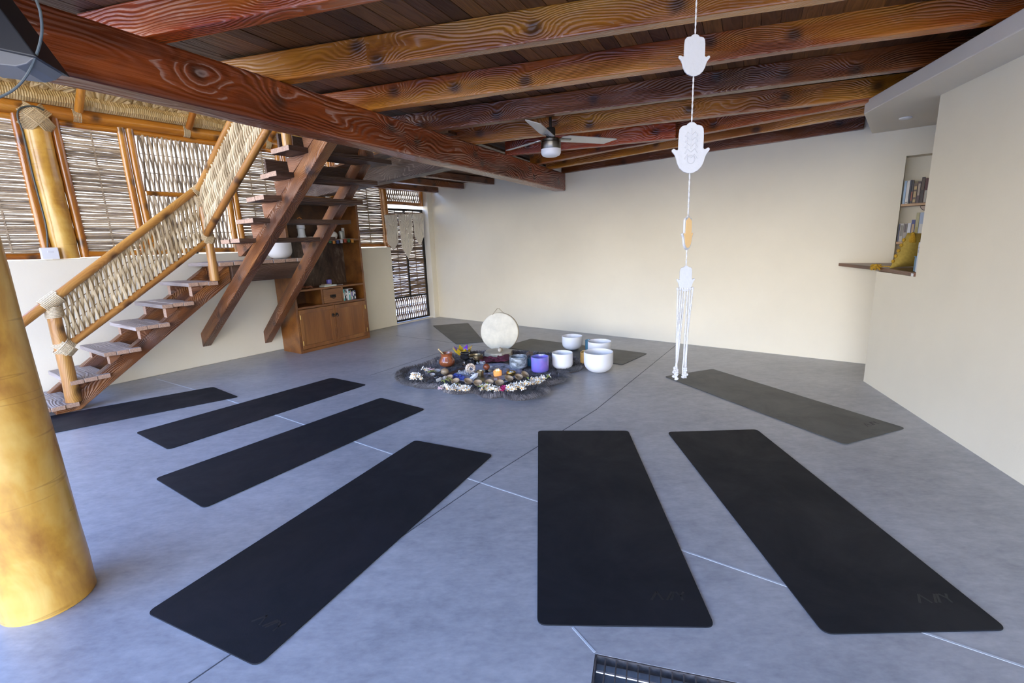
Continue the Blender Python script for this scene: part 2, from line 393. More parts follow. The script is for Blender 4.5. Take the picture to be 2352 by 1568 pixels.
M['steel'] = simple('galvanized_bar', (.16, .15, .15), .5, metal=.7, var=.3, bumps=(50, .3))
M['pit'] = simple('drain_mortar', (.45, .45, .43), .8, bumps=(30, .6), var=.2)
M['frost'] = simple('frosted_quartz', (.80, .79, .78), .55)
M['brass'] = simple('brass', (.55, .38, .12), .28, metal=1)
M['brassd'] = simple('aged_brass', (.28, .22, .13), .35, metal=.9)
M['clear'] = simple('clear_crystal', (.85, .88, .92), .08, trans=.8, ior=1.45)

# ------------------------------------------------------------------ basic solids
def beam(name, p0, p1, w, h, mat, parent=None, bevel=.008, top=False, side=None, **kw):
    """box along p0->p1; p0/p1 on the bottom centre line; height h up"""
    p0, p1 = V(p0), V(p1); X = (p1-p0).normalized()
    Y = V((0,0,1)).cross(X).normalized() if abs(X.z) < .99 else V((0,1,0)); Z = V((0,0,1)) if abs(X.z) < .99 else X.cross(Y)
    b = MB(); L = 14 if (p1-p0).length > 1.5 else 1
    # long beams get slightly wandering faces like hand-dressed timber
    prof = [(-w/2, 0), (w/2, 0), (w/2, h), (-w/2, h)]; vs = []; fs = []
    for i in range(L+1):
        c = p0.lerp(p1, i/L)
        for (a, z) in prof:
            j = .004 if L > 1 else 0
            vs.append(c + Y*(a+random.uniform(-j, j)) + Z*(z + (random.uniform(-j, j) if z == 0 else 0)))
    for i in range(L):
        for k in range(4): fs.append((i*4+k, (i+1)*4+k, (i+1)*4+(k+1) % 4, i*4+(k+1) % 4))
    fs += [(0, 1, 2, 3), tuple(L*4+k for k in (3, 2, 1, 0))]
    b.add(vs, fs)
    kw2 = dict(axis=X, bevel=bevel)
    if parent is not None: return child(b, name, mat, parent, **kw2)
    return b.build(name, mat, None, **kw2)
def log(name, p0, p1, r0, r1, mat, parent=None, n=16, wob=.004, segs=10):
    p0, p1 = V(p0), V(p1); b = MB(); pts = []; rs = []
    a = (p1-p0).normalized().orthogonal().normalized(); c = (p1-p0).normalized().cross(a)
    k1, k2 = random.uniform(0, 6), random.uniform(0, 6)
    for i in range(segs+1):
        f = i/segs; pts.append(p0.lerp(p1, f) + a*math.sin(k1+f*5)*wob + c*math.sin(k2+f*4)*wob)
        rs.append((r0+(r1-r0)*f)*(1+random.uniform(-.025, .025)))
    b.tube(pts, rs, n)
    if parent is not None: return child(b, name, mat, parent, axis=p1-p0, smooth=True)
    return b.build(name, mat, None, axis=p1-p0, smooth=True)
def lash(name, parent, c, axis, r, length, mat, rr=.006, turns=None, cross=None):
    """rope wound round an axis; cross = second axis for diagonal wraps"""
    b = MB(); ax = V(axis).normalized(); a = ax.orthogonal().normalized(); d = ax.cross(a); c = V(c)
    turns = turns or max(2, int(length/(rr*1.9)))
    pts = []
    for i in range(turns*14+1):
        w = 2*PI*i/14; f = i/(turns*14)
        pts.append(c + ax*(-length/2+length*f) + (a*math.cos(w)+d*math.sin(w))*(r+rr*.6))
    b.tube(pts, rr, 5)
    if cross is not None:
        cx, r2 = V(cross).normalized(), r*1.15
        for sgn in (1, -1):
            m = (ax+cx*sgn).normalized(); a2 = m.cross(ax.cross(cx)).normalized(); nrm = ax.cross(cx).normalized()
            for k in range(-3, 4):
                pts = []
                for i in range(22):
                    w = 2*PI*i/22
                    pts.append(c + m*(k*rr*1.8) + (a2*math.cos(w)*r2*1.25 + nrm*math.sin(w)*(r2+rr)))
                b.tube(pts, rr, 5, closed=True)
    return child(b, name, mat, parent, smooth=True)
def weave_h(b, P, s0, s1, z0, z1, pitch, r, stakes, dpt=.012, lean=None):
    """horizontal sticks woven round upright stakes; P(s,z,d)->world"""
    n = int((z1-z0)/pitch); ns = max(2, int((s1-s0)/.11))
    for i in range(n):
        z = z0+(i+.5)*pitch + random.uniform(-.12, .12)*pitch; ph = PI*(i % 2); rr = r*random.uniform(.8, 1.25)
        tone = random.random(); s = s0; pts = []
        L = s1-s0; slope = random.uniform(-.006, .006)
        for k in range(ns+1):
            f = k/ns; ss = s0+L*f
            pts.append(P(ss, z+slope*(f-.5)*2+random.uniform(-.2, .2)*r, dpt*math.sin(PI*f*(stakes+1)+ph)))
        b.tube(pts, rr, 5, cap=False, col=tone)
    for k in range(stakes):
        ss = s0+(s1-s0)*(k+1)/(stakes+1)
        b.tube([P(ss, z0, 0), P(ss, (z0+z1)/2, 0), P(ss, z1, 0)], r*.9, 6, col=.4)
def weave_v(b, P, s0, s1, zb, zt, pitch, r, bars=2, amp=.5, dpt=.010, nz=9):
    """upright sticks bowing round cross wires; zb, zt functions of s"""
    n = int((s1-s0)/pitch)
    for i in range(n):
        s = s0+(i+.5)*pitch+random.uniform(-.12, .12)*pitch; par = 1 if i % 2 else -1; rr = r*random.uniform(.85, 1.2); tone = random.random(); pts = []; rs = []
        za, zc = zb(s), zt(s); fl = random.choice((1, -1))
        for k in range(nz):
            f = k/(nz-1)
            ds = par*amp*pitch*math.cos(PI*f*(bars+1))*.55
            pts.append(P(s+ds+random.uniform(-.04, .04)*pitch, za+(zc-za)*f, dpt*par*math.sin(PI*f*(bars+1)+.5)))
            rs.append(rr*(1.15-.4*(f if fl > 0 else 1-f)))
        b.tube(pts, rs, 6, col=tone)
    for k in range(bars):
        f = (k+1)/(bars+1)
        pts = [P(s0+(s1-s0)*j/8, zb(s0+(s1-s0)*j/8)*(1-f)+zt(s0+(s1-s0)*j/8)*f, 0) for j in range(9)]
        b.tube(pts, r*.4, 5, col=.1)

#%%STRUCTURE
# ------------------------------------------------------------------ ground outside, floor, drain
b = MB(); b.add([(-60, -60, -.3), (60, -60, -.3), (60, 60, -.3), (-60, 60, -.3)], [(0, 1, 2, 3)])
gm = simple('pale_bounce_ground', (.50, .44, .35), .9)  # outdoor ground, pale beige so that sunlight bounces up to the ceiling
o = struct(b, 'ground', gm)
DR0 = G(1367, 1500); DT = V((1, -.29, 0)); 
_e = (G(1700, 1568)-DR0); DT = _e.normalized(); DN = V((DT.y, -DT.x, 0))
if DN.y > 0: DN = -DN
DL, DW, DD = 1.5, .30, .11
def D(a, c, z=0): return DR0+DT*a+DN*c+V((0, 0, z))
fb = MB()
outer = [V((-7.6, -4.5, 0)), V((6.5, -4.5, 0)), V((6.5, 12, 0)), V((-7.6, 12, 0))]
hole = [D(0, 0), D(DL, 0), D(DL, DW), D(0, DW)]
import bmesh
from mathutils.geometry import tessellate_polygon
def poly_with_hole(mb, outer, hole, z0, z1):
    tri = tessellate_polygon([outer, hole]); pts = list(outer)+list(hole)
    tri = [tuple(t) for t in tri]
    def up(t):
        a, c, d = (pts[i] for i in t); return t if (c-a).cross(d-a).z > 0 else t[::-1]
    tri = [up(t) for t in tri]
    mb.add([p+V((0, 0, z1)) for p in pts], tri)
    mb.add([p+V((0, 0, z0)) for p in pts], [t[::-1] for t in tri])
    n = len(outer)
    for i in range(n):
        a, c = outer[i], outer[(i+1) % n]; mb.add([a+V((0,0,z0)), c+V((0,0,z0)), c+V((0,0,z1)), a+V((0,0,z1))], [(0, 1, 2, 3)])
    n = len(hole)
    for i in range(n):
        a, c = hole[i], hole[(i+1) % n]; mb.add([a+V((0,0,z0)), c+V((0,0,z0)), c+V((0,0,z1)), a+V((0,0,z1))], [(3, 2, 1, 0)])
poly_with_hole(fb, outer, hole, -.12, 0)
struct(fb, 'floor', M['floor'], origin=(0, 0, 0))
b = MB(); b.box(D(DL/2, DW/2, -.135), DL+.1, DW+.1, .03, DT, DN)
struct(b, 'trim_1', M['pit'])
# grate
gr = thing('drain_grate', D(.5, .1, -.03), 'steel bar floor drain grate set in the concrete, bottom of the photo', 'drain grate')
b = MB()
for (a0, c0, a1, c1) in ((0.003, .003, DL-.003, .003), (0.003, DW-.003, DL-.003, DW-.003)):
    b.box((D(a0, c0, -.018)+D(a1, c1, -.018))/2, DL-.01, .005, .034, DT, DN)
for a in (.004, DL-.004): b.box(D(a, DW/2, -.018), .005, DW-.012, .034, DT, DN)
child(b, 'frame', M['steel'], gr)
nb = int(DL/.036)
for i in range(1, min(nb, 40)):
    b = MB(); b.box(D(i*.036, DW/2, -.018), .004, DW-.016, .030, DT, DN); child(b, 'bar', M['steel'], gr)
for c in (.058, .2):
    b = MB(); b.tube([D(.01, c, -.012), D(DL-.01, c, -.012)], .0045, 8); child(b, 'cross_rod', simple('bright_rod', (.45, .47, .5), .3, metal=.8), gr, smooth=True)
# floor joints
def strip(pts, w, mat, nm, z=.0012):
    b = MB(); pts = [V((p[0], p[1], 0)) for p in pts]
    for i in range(len(pts)-1):
        a, c = pts[i], pts[i+1]; t = (c-a).normalized(); b.box((a+c)/2+V((0, 0, z/2-.0004)), (c-a).length, w, z+.0008, t, V((-t.y, t.x, 0)))
    return struct(b, nm, mat)
strip([(-4.135, 5.288), (-3.35, 4.78), (-2.047, 3.88), (-.858, 3.031), (-.285, 2.633), (.102, 2.359), (.747, 1.891), (1.064, 1.657), (1.612, 1.259), (2.6, .52)], .010, M['mortar'], 'trim_2')
strip([(2.188, 6.09), (.688, 3.752), (-.228, 2.575), (-1.087, 1.356), (-1.9, .2)], .005, M['joint'], 'trim_3')
strip([(.184, 1.484), (.247, 1.372)], .008, M['mortar'], 'trim_4')
strip([(-1.87, 7.47), (-.46, 6.42), (1.2, 5.2)], .004, M['joint'], 'trim_5')
strip([(.113, 7.861), (-.46, 6.9), (-1.6, 5.1)], .004, M['joint'], 'trim_6')

# ------------------------------------------------------------------ walls
# left low wall with door opening beyond it
b = MB(); b.prism([S(-6.5, -.26), S(4.11, -.26), S(4.11, 0), S(-6.5, 0)], (0, 0, 1.40))
struct(b, 'wall_left', M['wall'], origin=(0, 0, 0), bevel=.012)
b = MB(); b.prism([S(5.05, -.26), S(5.30, -.26), S(5.30, .03), S(5.05, .03)], (0, 0, 2.42))
struct(b, 'wall_corner', M['wall'], origin=(0, 0, 0), bevel=.008)
# back wall with the book niche
NS0 = (V((3.838, 4.745, 0))-BA).dot(BT); NS1 = NS0+.62
BE = (V((5.4, 3.4, 0))-BA).dot(BT)
b = MB()
def bpanel(s0, s1, z0, z1, d0=-.3, d1=0): b.prism([B(s0, d0, z0), B(s1, d0, z0), B(s1, d1, z0), B(s0, d1, z0)], (0, 0, z1-z0))
bpanel(-.15, NS0, 0, 2.66); bpanel(NS1, BE, 0, 2.66); bpanel(NS0, NS1, 0, 1.062); bpanel(NS0, NS1, 2.07, 2.66); bpanel(NS0, NS1, 1.062, 2.07, -.3, -.17)
struct(b, 'wall_back', M['wall'], origin=(0, 0, 0))
# right wall
RA = V((3.297, 4.243, 0)); RTt = V((2.761-3.297, 2.33-4.243, 0)).normalized(); RN = V((-RTt.y, RTt.x, 0))  # RN points out of the room
if RN.x < 0: RN = -RN
def R(s, d, z=0.0): return RA+RTt*s+RN*d+V((0, 0, z))
US = (V((3.125, 3.63, 0))-RA).dot(RTt)
b = MB()
b.prism([R(US, 0), R(US+5.8, 0), R(US+5.8, .2), R(US, .2)], (0, 0, 2.36))
struct(b, 'wall_right', M['wall'], origin=(0, 0, 0))
b = MB()
b.prism([R(0, 0), R(US, 0), R(US, .75), R(0, .75)], (0, 0, 1.026))
struct(b, 'wall_bench', M['wall'], origin=(0, 0, 0))
b = MB(); b.prism([R(-.9, .95), R(US+1, .95), R(US+1, 1.1), R(-.9, 1.1)], (0, 0, 2.66)); struct(b, 'wall_recess', M['wall'], origin=(0, 0, 0))
b = MB(); b.prism([R(US+.9, .2), R(US+.9, .95), R(US+1.0, .95), R(US+1.0, .2)], (0, 0, 2.66)); struct(b, 'wall_recess_end', M['wall'], origin=(0, 0, 0))
# soffit
sof = [V((2.936, 4.116, 0)), V((3.622, 4.937, 0)), V((5.1, 3.65, 0)), R(US+1.0, .95), R(US+5.8, .3), R(US+5.8, -.42)]
sof[5] = V((2.936, 4.116, 0))+(V((2.52, 2.51, 0))-V((2.936, 4.116, 0)))*3.2
b = MB(); b.prism([p+V((0, 0, 2.317)) for p in sof], (0, 0, .098))
struct(b, 'trim_soffit', M['wallg'], origin=(0, 0, 0), bevel=.006)
b = MB(); c = G(2080, 270, 2.317); b.lathe([(.045, 0), (.045, -.008), (.036, -.014), (.0, -.015)], c, 24)
tag(b.build('ceiling_downlight', M['whitep'], smooth=True), 'small round white fitting under the plaster soffit above the book niche', 'light')

# ------------------------------------------------------------------ timber ceiling
MBD = V((.450, .893, 0)).normalized()            # direction of the main beam
MBN = V((MBD.y, -MBD.x, 0))
e1 = V((.885, 7.308, 2.121)); 
bw_ = .17
_c = e1 - MBN*(bw_/2) - MBD*.02
b0 = _c - MBD*7.6
main = beam('main_beam', b0, _c+MBD*.0, bw_, .246, M['beam'], bevel=.014)
tag(main, 'massive red-stained timber main beam running diagonally under the joists', 'beam')
mg = 'ceiling joists over the main room'
JO = [  # left end xy (z 2.367), right end pixel, right z, material, label
 ((-1.482, 2.45), (-.372, 2.168), 'red', 'bright red-orange joist nearest the camera, top left of the photo'),
 ((-1.17, 3.054), G(1960, 0, 2.43), 'amber', 'amber-yellow joist, second from the top, with large dark knots'),
 ((-.882, 3.729), G(2270, 61, 2.445), 'mixed', 'red-brown joist with amber lower half, third from the top'),
 ((-.562, 4.402), G(2104, 162, 2.435), 'brown', 'dark brown joist just in front of the fan rod'),
 ((-.244, 4.998), G(1987, 231, 2.42), 'amber', 'amber joist right behind the ceiling fan motor'),
 ((.124, 5.723), (1.75, 5.12), 'red', 'short dark red joist ending against the angled joist behind the fan'),
 ((.444, 6.412), G(1990, 241, 2.39), 'mixed', 'angled red-brown joist, third from the back wall'),
 ((.682, 6.836), G(1990, 265, 2.385), 'amber', 'narrow orange joist, second from the back wall'),
 ((.93, 7.262), (3.57, 4.975), 'brown', 'dark brown joist lying along the top of the back wall'),
]
JH = .155
for i, (a, c, mt, lb) in enumerate(JO):
    a = V((a[0], a[1], 2.367)); c = V(c) if len(c) == 3 else V((c[0], c[1], 2.367))
    t = (c-a).normalized(); n = V((0, 0, 1)).cross(t).normalized()
    if n.y > 0: n = -n
    w = .085
    far = c
    if i == 0: far = a + t*(4.75/t.x) ; far.z = 2.45
    elif i in (1, 2, 3, 4):
        e0_, e1_ = V((2.936, 4.116, 0)), V((2.52, 2.51, 0)); en = V((e1_-e0_).xy.to_3d()); nn_ = V((en.y, -en.x, 0)); kk = (e0_-V((a.x, a.y, 0))).dot(nn_)/V((t.x, t.y, 0)).dot(nn_)
        far = a+t*(kk+.75)
    elif i in (6, 7): far = c+t*.05
    st_ = a - t*(.50 if i < 5 else .1)
    if i == 8: w = .06
    o = beam('ceiling_joist', st_+n*(w/2), far+n*(w/2), w, JH, M[mt], bevel=.008)
    tag(o, lb, 'joist')
for k, (a, c) in enumerate([((-1.85, 1.80), (2.9, .82)), ((-2.2, 1.05), (2.75, .08)), ((-2.55, .3), (2.6, -.72))]):  # joists added out of view for the lighting; the first also carries the garland
    o = beam('ceiling_joist', V((*a, 2.367)), V((*c, 2.45)), .085, JH, M['red' if k % 2 else 'mixed'])
    tag(o, ['joist right above the camera carrying the hanging garland', 'unseen joist added behind the camera, first from the garland joist', 'rearmost unseen joist added behind the camera'][k], 'joist')
# plank deck above the joists
b = MB()
def zdeck(off): return 2.367+JH+.004+.055*max(0, min(1, off/3.2))
off = -.52; pw = .098
org = V((e1.x, e1.y, 0))
while off < 7.2:
    w = pw*random.uniform(.93, 1.07)
    # end of plank: back wall
    cpt = org+MBN*(off+w/2)
    den = MBD.dot(BN); sE = (BA-cpt).dot(BN)/den - .03
    sE = min(sE, (BA-(org+MBN*off)).dot(BN)/den - .03)
    sS = -9.2
    z = zdeck(off)
    p = [org+MBN*(off+.0015)+MBD*sS, org+MBN*(off+w-.0015)+MBD*sS, org+MBN*(off+w-.0015)+MBD*sE, org+MBN*(off+.0015)+MBD*sE]
    b.prism([q+V((0, 0, z+random.uniform(0, .002))) for q in p], (0, 0, .025), 0, random.random())
    off += w
p = [org+MBN*-.1+MBD*-9.2, org+MBN*5.3+MBD*-9.2, org+MBN*5.3+MBD*-1.5, org+MBN*-.1+MBD*-.6]
b.prism([q+V((0, 0, zdeck(-.52+(7.2+.52)*f)+.028)) for q, f in zip([org+MBN*-.52+MBD*-9.2, org+MBN*7.2+MBD*-9.2, org+MBN*7.2+MBD*(((BA-(org+MBN*7.2)).dot(BN))/MBD.dot(BN)), org+MBN*-.52+MBD*(((BA-(org+MBN*-.52)).dot(BN))/MBD.dot(BN))], (0, 1, 1, 0))], (0, 0, .03), 0, .1)  # hidden slab added on top to stop light through the plank gaps
o = b.build('ceiling', M['planks'], axis=MBD); o['kind'] = 'structure'
# left deck over the cabinet
hA, hB = S(2.62, .0, 2.121), S(2.055, 3.36, 2.121)
hd = (hB-hA).normalized()
hdr = beam('header_beam', hA, hB, .14, .235, M['grey'], bevel=.01); tag(hdr, 'greyed timber header beam crossing above the cabinet from the stairs to the main beam', 'beam')
lj = [((-.19, 8.22), 'nearest the main beam'), ((-.735, 8.69), 'between the other two'), ((-1.25, 9.13), 'nearest the door')]
for (x, y), w_ in lj:
    p1 = V((x, y, 2.352)); lt = V((.60, .80, 0)).normalized(); 
    # run back to the header
    nn = V((hd.y, -hd.x, 0)); tt = (V((hA.x, hA.y, 0))-V((x, y, 0))).dot(nn)/lt.dot(nn)
    p0 = p1+lt*(tt+.0); p0.z = 2.352
    w = .09; sd_ = V((-lt.y, lt.x, 0))
    o = beam('ceiling_joist', p0+sd_*w/2, p1+sd_*w/2-lt*.01, w, .095, M['brown'], bevel=.006)
    tag(o, 'dark joist between header beam and back wall, %s' % w_, 'joist')
b = MB(); k = 0
pl = [hA+V((0, 0, .33)), hB+V((0, 0, .33)), V((.72, 7.46, 2.45)), V((-1.40, 9.25, 2.45))]
for i in range(22):
    f0, f1 = i/22+.0008, (i+1)/22-.0008
    q_ = [pl[0].lerp(pl[3], f0), pl[1].lerp(pl[2], f0), pl[1].lerp(pl[2], f1), pl[0].lerp(pl[3], f1)]
    for x in q_: x.z = 2.452
    b.prism(q_, (0, 0, .025), 0, random.random()*.5)
struct(b, 'ceiling_stair_side', M['planks'], axis=hB-hA)

#%%LEFTWALL
# ------------------------------------------------------------------ palm posts, plate log, thatch
o = log('palm_post', V((-1.985, 1.735, 0)), V((-2.01, 1.72, 2.12)), .152, .135, M['trunk'], n=40, wob=.002, segs=14)
tag(o, 'thick varnished yellow palm trunk post standing on the floor at the left', 'post')
o = log('palm_post', S(-.155, -.125, 1.402), S(-.165, -.125, 2.74), .108, .112, M['trunk'], n=32, wob=.002, segs=12); post_w = o
tag(o, 'yellow palm trunk post standing on the low wall beside the switch box', 'post')
ZL = 2.865
plate = log('plate_log', S(-2.6, -.10, ZL-.02), S(5.2, -.10, ZL), .070, .064, M['log'], n=18, segs=24)
tag(plate, 'long honey-coloured log plate running above the woven panels', 'log')
lash('rope_lashing', post_w, S(-.165, -.12, 2.77), (0, 0, 1), .110, .10, M['rope'], .009, cross=WT)
raf = []
for s in (.165, 1.175, 2.17, 3.2, -.85):
    o = log('roof_rafter', S(s, .0, ZL+.02), S(s+.02, 2.2, ZL+1.75), .036, .034, M['log'], n=12)
    nm = {.165: 'first roof rafter right of the palm post on the wall', 1.175: 'roof rafter above the woven panel with the middle rail', 2.17: 'roof rafter above the stair flight', 3.2: 'roof rafter above the cabinet', -.85: 'roof rafter left of the palm post on the wall'}[s]
    tag(o, nm, 'rafter')
    lash('rope_lashing', o, S(s, -.10, ZL-.01), WT, .066, .07, M['rope'], .006)
# thatch: rows of pleated palm fans on a slope
b = MB()
sl = V((0, 0, 0)); UPV = (WN*.62+V((0, 0, .50))).normalized(); OUTN = (WN*-.5+V((0, 0, .62))).normalized()
for rowi in range(7):
    base = S(0, -.22, ZL+.02) + UPV*(.06+rowi*.19)
    nf = 40
    for j in range(nf):
        s = -3.6 + j*.25 + (.125 if rowi % 2 else 0)
        c = base+WT*s+OUTN*random.uniform(0, .03)
        nb_ = 13; spread = 1.1; Lf = .33*random.uniform(.9, 1.1); tone = random.random()
        for k in range(nb_):
            a0 = -spread+2*spread*k/nb_; a1 = -spread+2*spread*(k+1)/nb_; am = (a0+a1)/2
            def pt(a, L, o=0): return c+(UPV*math.cos(a)+WT*math.sin(a))*L+OUTN*o
            h = -.006
            b.add([pt(am, .01), pt(a0, Lf), pt(am, Lf*1.04, h*2.4), pt(a1, Lf)], [(0, 1, 2), (0, 2, 3)], 0, max(0, min(1, tone*.3+(.55 if k % 2 else .05)+.15*random.random())))
o = b.build('thatch', M['thatch']); tag(o, 'palm leaf thatch of the roof above the log plate', 'thatch', kind='stuff')
b = MB(); p = [S(-4, -.45, ZL-.05), S(6, -.45, ZL-.05), S(6, 3.1, ZL+2.85), S(-4, 3.1, ZL+2.85)]
p = [q+OUTN*.08 for q in p]; b.prism(p, OUTN*.08)
o = struct(b, 'roof_thatch_layer', M['thatch'])
b = MB(); p = [S(-6, 2.6, ZL+2.55), S(6.4, 2.6, ZL+2.55), S(6.4, 9.6, ZL+.1), S(-6, 9.6, ZL+.1)]; b.prism(p, (0, 0, .12)); struct(b, 'roof_sun_blocker', M['thatch'])  # unseen slope added to keep direct sun off the floor
# folded palm edge: a pleated band lying on the plate
b = MB(); n = 900
vs = []; fs = []; tn = []
for j in range(n+1):
    s_ = -3.2+j*.0095; o_ = .010 if j % 2 else 0; w_ = .012*math.sin(j*.11)+random.uniform(-.004, .004)
    vs += [S(s_, -.045+o_*.6, ZL+.045), S(s_, .005+o_, ZL+.075+w_*.5), S(s_, .012+o_, ZL+.125+w_), S(s_, -.06+o_, ZL+.20+w_)]
for j in range(n):
    for k in range(3): b.add([vs[j*4+k], vs[j*4+k+1], vs[j*4+4+k+1], vs[j*4+4+k]], [(0, 1, 2, 3)], 0, .35+.5*random.random()*(.6+.4*math.sin(j*.07)))
o = b.build('thatch_roll', M['thatch']); tag(o, 'folded thatch edge bound along the top of the log plate', 'thatch', kind='stuff')

# ------------------------------------------------------------------ woven panels on the wall
PD = -.10
def PW(s, z, d): return S(s, PD+d, z)
def panel(label, s0, s1, z0, z1, kind, mid=None, r=.040, mat='weave', pl=True, pr=True):
    t = thing('woven_panel', S((s0+s1)/2, PD, z0), label, 'woven panel', None)
    if pl: log('stile', S(s0+r, PD, z0), S(s0+r-.01, PD, z1), r, r, M['log'], t)
    if pr: log('stile', S(s1-r, PD, z0), S(s1-r, PD, z1), r, r, M['log'], t)
    log('top_rail', S(s0+r, PD-.01, z1-r*.9), S(s1-r, PD-.01, z1-r*.9), r*.85, r*.85, M['log'], t)
    log('bottom_rail', S(s0+r, PD-.01, z0+r*.8), S(s1-r, PD-.01, z0+r*.8), r*.8, r*.8, M['log'], t)
    a0, a1 = s0+(r*2 if pl else r), s1-(r*2 if pr else r)
    b = MB()
    if kind == 'h': weave_h(b, PW, a0-.01, a1+.01, z0+.05, z1-.06,   .0215, .0104, 1 if a1-a0 < .55 else 2)
    else:
        if mid:
            log('middle_rail', S(a0, PD-.01, mid), S(a1, PD-.01, mid), r*.8, r*.8, M['log'], t)
            weave_v(b, PW, a0, a1, lambda s: z0+.04, lambda s: mid-.02, .0235, .0112, 2, amp=.50, dpt=.012)
            weave_v(b, PW, a0, a1, lambda s: mid+.02, lambda s: z1-.05, .0235, .0112, 2, amp=.50, dpt=.012)
        else: weave_v(b, PW, a0, a1, lambda s: z0+.04, lambda s: z1-.05, .0235, .0112, 2, amp=.50, dpt=.012)
    child(b, 'stick_weave', M[mat], t, smooth=True)
    return t
panel('woven stick panel with level weave at the far left, left of the palm post', -1.05, -.262, 1.41, 2.80, 'h')
panel('narrow woven stick panel with level weave right of the palm post', -.05, .565, 1.41, 2.80, 'h')
panel('wide woven panel of upright sticks with a middle rail behind the stair railing', .575, 1.60, 1.41, 2.80, 'v', mid=2.11)
panel('woven stick panel with level weave seen between railing and stair flight', 1.61, 2.34, 1.41, 2.80, 'h')
panel('woven stick panel with level weave partly behind the upper cabinet', 2.36, 3.14, 1.41, 2.80, 'h')
panel('woven stick panel with level weave between cabinet and door', 3.15, 4.12, 1.41, 2.80, 'h')
panel('low woven transom panel of upright sticks above the door', 4.12, 5.06, 2.13, 2.46, 'v')
# upright post left of the door
o = log('door_post', S(4.085, -.02, 1.402), S(4.085, -.02, 2.44), .04, .04, M['log']); tag(o, 'short honey log standing on the wall end beside the door', 'post')

# door
dr = thing('woven_door', S(4.6, -.12, 0), 'iron-framed door filled with woven sticks in the far left corner', 'door')
def DP(s, z, d): return S(s, -.12+d, z)
def flat(nm, s0, s1, z0, z1, th=.03, mat='iron', d=-.12):
    b = MB(); b.prism([S(s0, d-th/2, z0), S(s1, d-th/2, z0), S(s1, d+th/2, z0), S(s0, d+th/2, z0)], (0, 0, z1-z0)); return child(b, nm, M[mat], dr)
flat('stile', 4.13, 4.165, .03, 2.07); flat('stile', 4.99, 5.04, .03, 2.07)
flat('top_rail', 4.165, 4.99, 2.03, 2.07); flat('bottom_rail', 4.165, 4.99, .03, .065); flat('lock_rail', 4.165, 4.99, .46, .49); flat('mullion', 4.565, 4.60, .49, 2.03)
for (a, c) in ((4.165, 4.565), (4.60, 4.99)):
    b = MB(); weave_h(b, DP, a, c, .49, 2.03, .0215, .0104, 1, .010); child(b, 'stick_weave', M['doorw'], dr, smooth=True)
b = MB(); weave_v(b, DP, 4.165, 4.99, lambda s: .065, lambda s: .46, .024, .0108, 2, amp=.5); child(b, 'stick_weave', M['doorw'], dr, smooth=True)
b = MB(); b.box(S(4.19, -.095, 1.02), .03, .012, .10, WT, WN); b.tube([S(4.19, -.09, 1.04), S(4.19, -.05, 1.04), S(4.25, -.05, 1.04)], .006, 8); child(b, 'door_handle', M['iron'], dr)
b = MB(); b.prism([S(4.11, -.24, 0), S(5.05, -.24, 0), S(5.05, -.04, 0), S(4.11, -.04, 0)], (0, 0, .02)); struct(b, 'trim_sill', M['wallg'])

# macrame hanging
mc = thing('macrame_hanging', S(4.47, -.03, 1.96), 'cream macrame wall hanging with three fringed points on the door', 'macrame')
b = MB(); rp0, rp1 = S(3.995, .03, 1.935), S(4.96, .0, 1.995); b.tube([rp0, rp1], .009, 8); child(b, 'rod', M['shelfw'], mc, axis=WT, smooth=True)
def fringe(f0, f1, top_l, ctr_l, edge_l):
    b = MB(); n = 26
    for i in range(n):
        f = i/(n-1); p = rp0.lerp(rp1, f0+(f1-f0)*f); L = edge_l+(ctr_l-edge_l)*(1-abs(2*f-1)); x = .5-abs(f-.5)
        pts = []; dx = WT*((.5-f)*.05)
        for k in range(7):
            g = k/6; pts.append(p+dx*g-V((0, 0, L*g))+WT*random.uniform(-.004, .004)+WN*(random.uniform(-.006, .006)+.006))
        b.tube(pts, .0062, 5, col=random.random())
    p, q = rp0.lerp(rp1, f0), rp0.lerp(rp1, f1); 
    for dz in (.14, .19, .24):
        b.tube([p.lerp(q, t)-V((0, 0, dz*math.sin(PI*t)))+WN*.018 for t in [k/12 for k in range(13)]], .007, 6)
    b.tube([p.lerp(q, t)-V((0, 0, .16*(1-abs(2*t-1))**1))+WN*.02 for t in [k/12 for k in range(13)]], .008, 6)
    return child(b, 'fringe', M['macrame'], mc, smooth=True)
fringe(.01, .30, 0, .60, .48); fringe(.34, .67, 0, .80, .58); fringe(.70, .99, 0, .58, .42)
b = MB(); mid = rp0.lerp(rp1, .62); b.tube([rp0.lerp(rp1, .45)+V((0,0,.01)), mid+V((0, -.0, .07)), rp0.lerp(rp1, .8)+V((0,0,.01))], .003, 5); child(b, 'hanging_cord', M['macrame'], mc)

# small things on the wall top
b = MB(); b.box(S(-.30, .0, 1.402+.058), .135, .05, .115, WT, WN); sb = b.build('switch_box', M['whitep'], bevel=.006); tag(sb, 'white plastic switch box standing on the low wall beside the palm post', 'switch')
b = MB(); b.box(S(-.295, .0262, 1.475), .045, .004, .02, WT, WN); child(b, 'rocker', simple('off_white_plastic', (.66, .66, .66), .4), sb, bevel=.001)
b = MB(); q0 = S(1.03, -.02, 1.402)
b.lathe([(.0, 0), (.032, 0), (.034, .01), (.030, .05), (.026, .055), (.026, .075), (.0, .078)], q0, 16)
o = b.build('small_lantern', simple('dark_green_metal', (.05, .07, .06), .35), smooth=True); tag(o, 'small dark lantern standing on the low wall behind the railing', 'lantern')
b = MB(); b.tube([q0+V((0, 0, .07))+WT*.02, q0+V((0, 0, .12)), q0+V((0, 0, .07))-WT*.02], .003, 6); child(b, 'handle', M['iron'], o)

